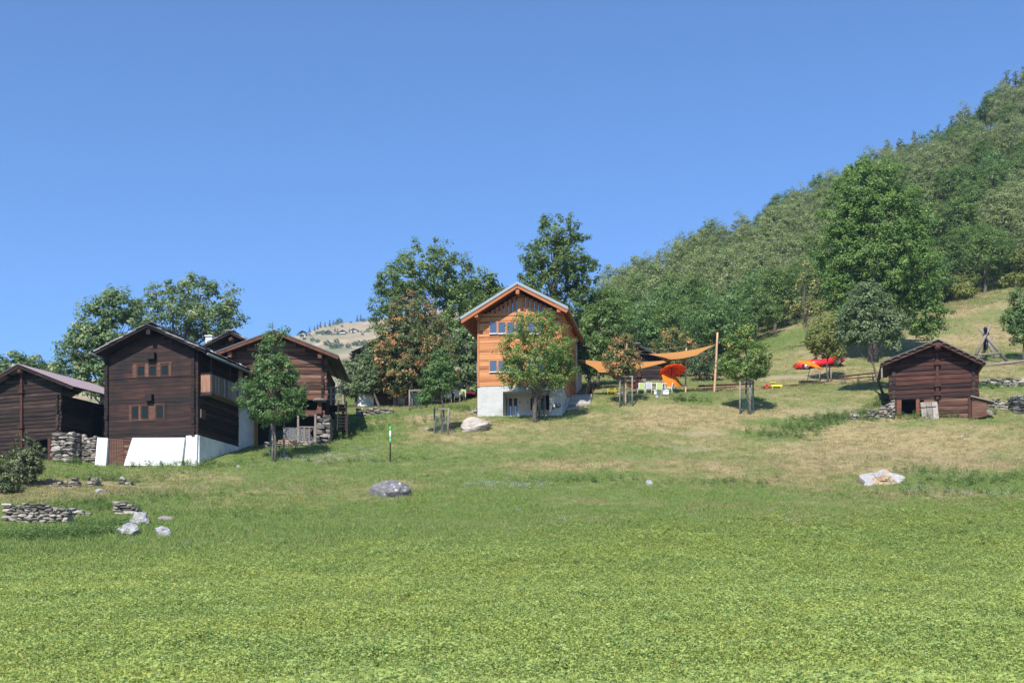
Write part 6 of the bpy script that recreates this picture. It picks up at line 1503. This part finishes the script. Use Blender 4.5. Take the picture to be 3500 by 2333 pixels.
# ------------------------------------------------------------------ parasols
def parasol(label, centre, rad, axis, foot, mt, rise=.28, n=10, valance=.10, cat='parasol'):
    root = empty('parasol', foot, 0, label, cat, 'parasols on the terrace'); axis = Vector(axis).normalized(); rot = axis.to_track_quat('Z', 'Y').to_matrix(); c = Vector(centre)-Vector(foot)
    vs = [c + rot@Vector((0,0,rise))]; fs = []; rings = 5
    for k in range(1, rings+1):
        t = k/rings
        for i in range(n*4):
            a = 2*math.pi*i/(n*4); sc = 1 - .035*t*(1-math.cos(a*n))/2*2 ; vs.append(c + rot@Vector((math.cos(a)*rad*t*sc, math.sin(a)*rad*t*sc, rise*(1-t**1.25) - .02*t*(1-math.cos(a*n)))))
    N = n*4
    for i in range(N): fs.append((0, 1+i, 1+(i+1)%N))
    for k in range(rings-1):
        for i in range(N): fs.append((1+k*N+i, 1+(k+1)*N+i, 1+(k+1)*N+(i+1)%N, 1+k*N+(i+1)%N))
    if valance:
        b = len(vs)
        for i in range(N):
            p = vs[1+(rings-1)*N+i]; vs.append(p - rot@Vector((0,0,valance*(.7+.3*math.cos(i*math.pi/2)))))
        for i in range(N): fs.append((1+(rings-1)*N+i, b+i, b+(i+1)%N, 1+(rings-1)*N+(i+1)%N))
    m = MB()
    for j, f in enumerate(fs): pass
    m.add(vs, fs, .5, False); m.t = [.25+.5*((j // 4) % 2) for j in range(len(fs))]; ob = m.build('canopy', M[mt], root); ob.modifiers.new('thickness', 'SOLIDIFY').thickness = .008
    m = MB()
    for i in range(n):
        a = 2*math.pi*i/n; m.tube([c + rot@Vector((0,0,rise-.03)), c + rot@Vector((math.cos(a)*rad*.97, math.sin(a)*rad*.97, -.03))], .012, 4)
        m.tube([c + rot@Vector((0,0,rise-.45)), c + rot@Vector((math.cos(a)*rad*.5, math.sin(a)*rad*.5, rise*.55-.03))], .010, 4)
    m.build('ribs', M['darkmetal'], root)
    m = MB(); m.tube([Vector((0,0,-.1)), c + rot@Vector((0,0,rise+.06))], .03, 8); m.build('pole', M['darkmetal'], root)
    m = MB(); m.tube([(0,0,-.05),(0,0,.06)], [.26,.24], 12); m.build('stand', M['concrete'], root)
    return root
yt = hit(2294, 1322, 30).y
def gp2(u, Y): x = (u-HU)/F*Y; return Vector((x, Y, gz(x, Y)))
parasol('open orange parasol tilted to show its ribs beside the pale pole', px(2298,1266,yt), 46*yt/F, (-.12,.33,.94), gp2(2293, yt), 'orangecloth', .36)
y2 = yt + .8
parasol('orange parasol lying on its edge under the open one', px(2302,1309,y2-.6), 51*y2/F, (.58,-.62,.50), gp2(2330, y2+.3), 'lightorange', .35)
y3 = hit(2180, 1345, 30).y + 1.2
parasol('low orange parasol over the terrace table', px(2182,1316,y3), 38*y3/F, (.05,.06,1), gp2(2184, y3), 'orangecloth', .42)
y4 = hit(1585, 1372, 30).y + 1.5
parasol('dark red parasol open beside the left wall of the orange house', px(1583,1346,y4), 50*y4/F, (.05,-.05,1), gp2(1583, y4), 'darkred', .5)
y5 = hit(2756, 1313, 30).y
parasol('tilted orange parasol standing before the red car', px(2768,1246,y5), 48*y5/F, (.28,-.28,.9), gp2(2756, y5), 'lightorange', .34)

# ------------------------------------------------------------------ chairs and tables
def chair(label, u, v, rz, seat, Y=None, s=1.0):
    q = hit(u, v, 30) if Y is None else gp2(u, Y); root = empty('garden_chair', q, rz, label, 'chair', 'garden chairs on the terraces'); root.scale = (s, s, s)
    m = MB()
    for x in (-.25, .25): m.tube([(x,-.26,0),(x,-.24,.42),(x,-.24,.62),(x,.2,.62)], .02, 6)
    for x in (-.25, .25): m.tube([(x,.26,0),(x,.2,.42),(x,.30,.98)], .02, 6)
    m.tube([(-.25,.30,.98),(.25,.30,.98)], .02, 6); m.tube([(-.25,-.24,.42),(.25,-.24,.42)], .02, 6); m.build('frame', M['whitepaint'], root)
    m = MB(); m.box(-.235,.235,-.25,.2,.415,.435); m.build('seat', M[seat], root)
    m = MB(); m.add([(-.235,.205,.46),(.235,.205,.46),(.235,.30,.96),(-.235,.30,.96),(-.235,.225,.46),(.235,.225,.46),(.235,.32,.96),(-.235,.32,.96)], [(0,1,2,3),(7,6,5,4),(0,4,5,1),(1,5,6,2),(2,6,7,3),(3,7,4,0)]); m.build('backrest', M[seat], root)
    return root
PI = math.pi
yc_ = hit(2200, 1345, 30).y
chair('pale lime garden chair, left one at the white table', 2191, 1345, PI+.1, 'limeseat', yc_-.7)
chair('grey-white garden chair between the two lime ones', 2217, 1345, PI-.05, 'greyseat', yc_-.6)
chair('pale lime garden chair, right one at the white table', 2251, 1344, PI+.15, 'limeseat', yc_-.6)
chair('grey garden chair seen from the side at the table end', 2289, 1343, -PI/2-.3, 'greyseat', yc_-.2)
def table(label, u, Y, L, d, h, mt_top, mt_leg, rz=0, name='terrace_table', group=None, r_leg=.025):
    q = gp2(u, Y); root = empty(name, q, rz, label, 'table', group)
    m = MB(); m.box(-L/2, L/2, -d/2, d/2, h-.04, h); m.build('table_top', M[mt_top], root)
    for x in (-L/2+.12, L/2-.12):
        for y in (-d/2+.08, d/2-.08): m = MB(); m.tube([(x,y,-.1),(x*.97,y,h-.04)], r_leg, 6); m.build('leg', M[mt_leg], root)
    return root
table('long white table behind the lime and grey chairs', 2223, yc_+.25, 2.75, .85, .78, 'whitepaint', 'whitepaint')
q = gp2(2260, yc_-.3); m = MB(); m.box(-.62,.62,-.2,.2,0,.30); m.box(-.66,.66,-.24,.24,.303,.36); m.box(-.50,-.30,-.21,-.202,.05,.25); o = m.build('storage_box', M['whitepaint'], None, q); tag(o, 'white storage box under the table between the chairs', 'box')
yl = hit(1530, 1378, 30).y
chair('white-framed grey chair, left of the two on the left terrace', 1533, 1378, PI+.05, 'greyseat', yl)
chair('white-framed grey chair, right of the two on the left terrace', 1563, 1376, PI-.05, 'greyseat', yl+.2)
chair('pale lime chair half hidden right of the two grey ones', 1581, 1374, PI+.2, 'limeseat', yl+.7)
table('white table between the left terrace chairs', 1560, yl+1.0, 1.6, .8, .76, 'whitepaint', 'whitepaint')
# low yellow chair
q = hit(2095, 1351, 30); r = empty('lounge_chair', q, -.4, 'low bright yellow wire lounge chair at the terrace edge', 'chair'); 
m = MB()
for i in range(7):
    x = -.3+.1*i; m.tube([(x,.55,.75),(x,.25,.30),(x,-.35,.36),(x,-.5,.33)], .016, 5)
m.tube([(-.3,.55,.75),(.3,.55,.75)], .02, 5); m.tube([(-.3,-.5,.33),(.3,-.5,.33)], .02, 5); m.build('seat', M['yellow'], r)
m = MB()
for x in (-.32,.32): m.tube([(x,.3,0),(x,.25,.55),(x,-.4,.55),(x,-.45,0)], .022, 6)
m.build('frame', M['yellow'], r)
# long beer-garden tables and benches
def bench_set(u0, v0, u1, v1, base_u, base_v, label, h, d, mt, name, cat, group, dv=0):
    """a plank top between two photo points (its near edge), on folding legs"""
    q = hit(base_u, base_v, 30); a = px(u0, v0, q.y) - q; b = px(u1, v1, q.y + (base_u < 0)) - q
    root = empty(name, q, 0, label, cat, group); dr = (b-a).normalized(); m = MB(); m.beam(a, b, d, .05, tint=.5); m.build('table_top' if cat == 'table' else 'seat', M[mt], root)
    for t in (.12, .5, .88):
        p = a.lerp(b, t)
        for y in (-d*.35, d*.35):
            gzz = gz(q.x+p.x, q.y+y) - q.z; m = MB(); m.tube([p+Vector((0,y,-.02)), Vector((p.x, y, gzz-.05))], .024, 6); m.build('leg', M['metal'], root)
    return root
bench_set(2387,1318.5,2578,1309.5, 2480,1336, 'long brown picnic table between the tall pole and the young maple', .76, .7, 'brownbench', 'picnic_table', 'table', 'picnic tables and benches')
bench_set(2382,1328,2515,1321, 2440,1339, 'red-brown bench in front of the long picnic table', .45, .28, 'redwoodbench', 'picnic_bench', 'bench', 'picnic tables and benches')
bench_set(2872,1286,3000,1273, 2935,1307, 'dark picnic table just left of the right barn', .76, .6, 'brownbench', 'picnic_table', 'table', 'picnic tables and benches')
bench_set(2862,1296,3002,1286, 2930,1310, 'narrow bench before the dark picnic table by the barn', .45, .28, 'redwoodbench', 'picnic_bench', 'bench', 'picnic tables and benches')
bench_set(2665,1319,2840,1301.5, 2750,1319, 'long low plank bench under the tilted orange parasol', .3, .3, 'brownbench', 'picnic_bench', 'bench', 'picnic tables and benches')
# toys
q = hit(2652, 1326, 30); r = empty('sand_toy', q, .1, 'yellow toy table with a round top on the terrace edge', 'toy')
m = MB(); m.box(-.5,.5,-.3,.3,.1,.24); m.box(-.42,-.34,-.25,.25,-.05,.1); m.box(.34,.42,-.25,.25,-.05,.1); m.build('tray', M['yellow'], r)
m = MB(); m.tube([(-.28,0,.24),(-.28,0,.42)], .05, 8); m.tube([(-.28,0,.42),(-.28,0,.47)], .34, 18); m.build('round_top', M['yellow'], r)
q = hit(2618, 1329, 30); r = empty('toy_tractor', q, .2, 'small red ride-on toy left of the yellow one', 'toy')
m = MB(); m.prism([(-.42,.06),(.38,.06),(.42,.2),(.2,.26),(.15,.42),(.05,.42),(.0,.26),(-.2,.24),(-.42,.16)], -.15, .15); m.build('body', M['redpaint'], r)
for x in (-.28, .26):
    for y in (-.2, .2): m = MB(); m.tube([(x,y-.04,.09),(x,y+.04,.09)], .11, 12); m.build('wheel', M['tyre'], r)

# ------------------------------------------------------------------ red vintage car on the slope
def car():
    yv = hit(2803, 1268, 30).y + 2.2; s = yv/F
    a = px(2749, 1257, yv); b = px(2856, 1241, yv); c = (a+b)/2; ln = (b-a).length; ang = math.atan2(b.z-a.z, b.x-a.x)
    root = empty('vintage_car', c, 0, 'red open vintage sports car parked on the slope behind the parasol', 'car'); root.rotation_euler = (0, -ang, 0)
    wb = ln/2; R_ = 13.2*s; w = .78
    body = [(-wb-.72,-.05),(-wb-.75,.22),(-wb-.5,.46),(-wb-.05,.60),(-wb+.5,.62),(-.55,.60),(-.2,.50),(.45,.50),(.62,.66),(1.0,.64),(wb-.2,.60),(wb+.35,.50),(wb+.72,.28),(wb+.78,.0),(wb+.5,-.12),(-wb-.4,-.14)]
    m = MB(); n = len(body); prof = [(1.0,.0),(.99,.5),(.90,.85),(.74,1.0)]
    vs = []; rings = []
    for y, k in ((-w,.86),(-w*.9,.97),(-w*.6,1.03),(0,1.05),(w*.6,1.03),(w*.9,.97),(w,.86)):
        for x, z in body: vs.append((x*(.985 if abs(y) > w*.95 else 1), y, z*k if z > 0 else z))
    fs = [tuple(range(n)), tuple(range(6*n, 7*n))[::-1]]
    for k in range(6):
        for i in range(n): fs.append((k*n+i, (k+1)*n+i, (k+1)*n+(i+1)%n, k*n+(i+1)%n))
    m.add(vs, fs, .5, True); m.build('body', M['redpaint'], root)
    for x in (-wb, wb):                        # arched mudguards
        for y in (-w-.10, w+.10):
            m = MB(); pts = []; k = 12
            vs = []; fs = []
            for i in range(k+1):
                t = -.25 + (math.pi+.5)*i/k; cx, cz = math.cos(t), math.sin(t)
                for rr, yy in ((R_*1.14, y-.14), (R_*1.22, y), (R_*1.14, y+.14), (R_*1.08, y)): vs.append((x+cx*rr*1.05, yy, -.02+cz*rr))
            for i in range(k):
                for j in range(4): fs.append((i*4+j, i*4+(j+1)%4, (i+1)*4+(j+1)%4, (i+1)*4+j))
            fs += [(0,1,2,3), (k*4+3,k*4+2,k*4+1,k*4)]
            m.add(vs, fs, .5, True); m.build('mudguard', M['redpaint'], root)
            m = MB(); m.tube([(x,y-.09,-.02),(x,y+.09,-.02)], R_*.98, 20); wh = m.build('wheel', M['tyre'], root)
            m = MB(); m.tube([(x,y-.11,-.02),(x,y+.11,-.02)], R_*.66, 18); m.build('rim', M['chrome'], wh)
            m = MB(); m.tube([(x,y-.13,-.02),(x,y+.13,-.02)], R_*.2, 10); m.build('hub', M['redpaint'], wh)
    m = MB(); m.beam((.55,-w*.8,.62),(.42,-w*.8,.98),.04,.04); m.beam((.55,w*.8,.62),(.42,w*.8,.98),.04,.04); m.beam((.42,-w*.8,.98),(.42,w*.8,.98),.04,.04); f_ = m.build('windscreen_frame', M['chrome'], root)
    m = MB(); m.add([(.55,-w*.77,.64),(.55,w*.77,.64),(.43,w*.77,.96),(.43,-w*.77,.96),(.56,-w*.77,.64),(.56,w*.77,.64),(.44,w*.77,.96),(.44,-w*.77,.96)], [(0,1,2,3),(7,6,5,4),(0,4,5,1),(1,5,6,2),(2,6,7,3),(3,7,4,0)]); m.build('windscreen', M['glass'], f_)
    for y in (-.35, .35): m = MB(); m.box(-.5,-.32,y-.25,y+.25,.4,.82); m.build('seat', M['darklog'], root)
    for y in (-.55, .55): m = MB(); m.rock((wb+.55,y,.42),(.13,.13,.13),1,2,0); m.build('headlight', M['chrome'], root)
    m = MB(); m.box(-wb-.95,-wb-.78,-.7,.7,.0,.5); m.build('rear_panel', M['redpaint'], root)
    for y in (-.62, .62): m = MB(); m.box(-wb-.98,-wb-.953,y-.1,y+.1,.2,.4); m.build('tail_light', M['orangecloth'], root)
car()

# ------------------------------------------------------------------ swing frame of logs and its log beam
def swing():
    yv = hit(3440, 1238, 30).y; o = px(3400, 1238, yv)
    r = empty('swing_frame', o, 0, 'crossed-log swing frame on the dry slope behind the right barn', 'swing')
    P = lambda u, v, dy=0: px(u, v, yv+dy)-o
    for (a, b) in (((3335,1213,-.4),(3386,1113,0)), ((3443,1236,-.3),(3348,1122,.1)), ((3352,1224,2.6),(3392,1150,2.9)), ((3412,1240,2.4),(3362,1140,2.9))):
        m = MB(); m.tube([P(*a), P(*b)], [.15,.13], 9); m.build('leg', M['greywood'], r)
    m = MB(); m.tube([P(3337,1212,-.35), P(3425,1206,-.3)], .10, 9); m.build('cross_bar', M['greywood'], r)
    m = MB(); m.tube([P(3368,1122,-.6), P(3376,1140,3.2)], .17, 9); m.build('top_beam', M['darklog'], r)
    m = MB(); m.tube([P(3366,1195,1.2), P(3366,1125,1.2)], [.16,.14], 8); m.build('post', M['darklog'], r)
    m = MB(); m.tube([P(3358,1136,1.0), P(3358,1205,1.0)], .015, 4); m.tube([P(3375,1140,1.0), P(3375,1205,1.0)], .015, 4); m.box(*sorted((P(3355,0,1).x, P(3378,0,1).x)), .85, 1.15, P(0,1207,1).z, P(0,1205,1).z); m.build('swing_seat', M['rust'], r)
    q = hit(3440, 1246, 30); a = px(3358, 1249, q.y); b = px(3545, 1229, q.y)
    m = MB(); m.tube([a-q, (a+b)/2-q, b-q], [.16,.15,.13], 9); ob = m.build('log_beam', M['greywood'], None, q); tag(ob, 'long grey log lying in front of the swing frame', 'log')
swing()

# ------------------------------------------------------------------ odds and ends
q = hit(2018, 1353, 30); r = empty('wooden_easel', q, .1, 'wooden easel with boards leaning beside the forked tree', 'easel'); s = q.y/F
m = MB(); m.beam((-14*s,0,0),(-8*s,.3,53*s),.06,.05); m.beam((-2*s,0,0),(-4*s,.3,46*s),.06,.05); m.beam((-10*s,.2,38*s),(-2*s,.2,38*s),.05,.05); m.beam((-9*s,.25,45*s),(-3*s,.25,45*s),.05,.05); m.build('frame', M['palewood'], r)
m = MB()
for i in range(4): m.add([((-6+5*i)*s,-.1,0),((-1.5+5*i)*s,-.1,0),((-2+3.6*i)*s,.22,31*s),((-5+3.6*i)*s,.22,31*s),((-6+5*i)*s,-.05,0),((-1.5+5*i)*s,-.05,0),((-2+3.6*i)*s,.27,31*s),((-5+3.6*i)*s,.27,31*s)], [(0,1,2,3),(7,6,5,4),(0,4,5,1),(1,5,6,2),(2,6,7,3),(3,7,4,0)], random.random())
m.build('boards', M['brownlog'], r)
q = hit(2686, 1273, 30); m = MB(); h = 30*q.y/F; m.tube([(0,0,-.2),(0,0,h*.65)], .025, 6); r = empty('snow_stake', q, 0, 'thin slope stake with orange tip left of the red car', 'stake'); m.build('rod', M['metal'], r); m = MB(); m.tube([(0,0,h*.65),(-.02,0,h)], .035, 6); m.build('tip', M['orangecloth'], r)
for i, (u, v, h, lab) in enumerate([(1352,1389,58,'bare stub trunk before the plank door of the chalet behind the maple'),(1390,1386,70,'dark trunk post between the maple and the white wall')]):
    q = hit(u, v, 30); s = q.y/F; m = MB(); m.tube([(0,0,-.2),(random.uniform(-.1,.1),0,h*s*.5),(0,0,h*s)], [.2,.17,.13], 8); o = m.build('wooden_post', M['bark'], None, q); tag(o, lab, 'post')
q = hit(975, 1540, 30); r = empty('garden_bench', q + Vector((.1,.3,0)), 0, 'small folding wooden bench beside the young maple under the barn', 'bench')
m = MB()
for k in range(3): m.box(-.75,.75,-.2+.14*k,-.08+.14*k,.42,.45)
m.box(-.75,.75,.26,.29,.62,.70); m.box(-.75,.75,.28,.31,.78,.86); m.build('slats', M['palewood'], r)
for x in (-.6,.6): m = MB(); m.tube([(x,-.2,-.1),(x,.25,.43)], .02, 6); m.tube([(x,.25,-.1),(x,-.1,.43)], .02, 6); m.tube([(x,.2,.43),(x,.30,.88)], .02, 6); m.build('leg', M['darkmetal'], r)

# ------------------------------------------------------------------ the summer haze in the valley air
m = MB(); m.box(-900, 900, -60, 1475, -4.0, 372)
hz = m.build('haze', (lambda mt: mt)(bpy.data.materials.new('summer_haze')))
hm = hz.data.materials[0]; hm.use_nodes = True; nt = hm.node_tree; nt.nodes.remove(nt.nodes['Principled BSDF'])
pv = nt.nodes.new('ShaderNodeVolumePrincipled'); pv.inputs['Color'].default_value = (0.45, 0.68, 1.0, 1); pv.inputs['Density'].default_value = 0.00015; pv.inputs['Anisotropy'].default_value = 0.1
nt.links.new(pv.outputs[0], nt.nodes['Material Output'].inputs['Volume'])
tag(hz, kind='stuff', label='thin pale summer haze hanging in the air', cat='haze')
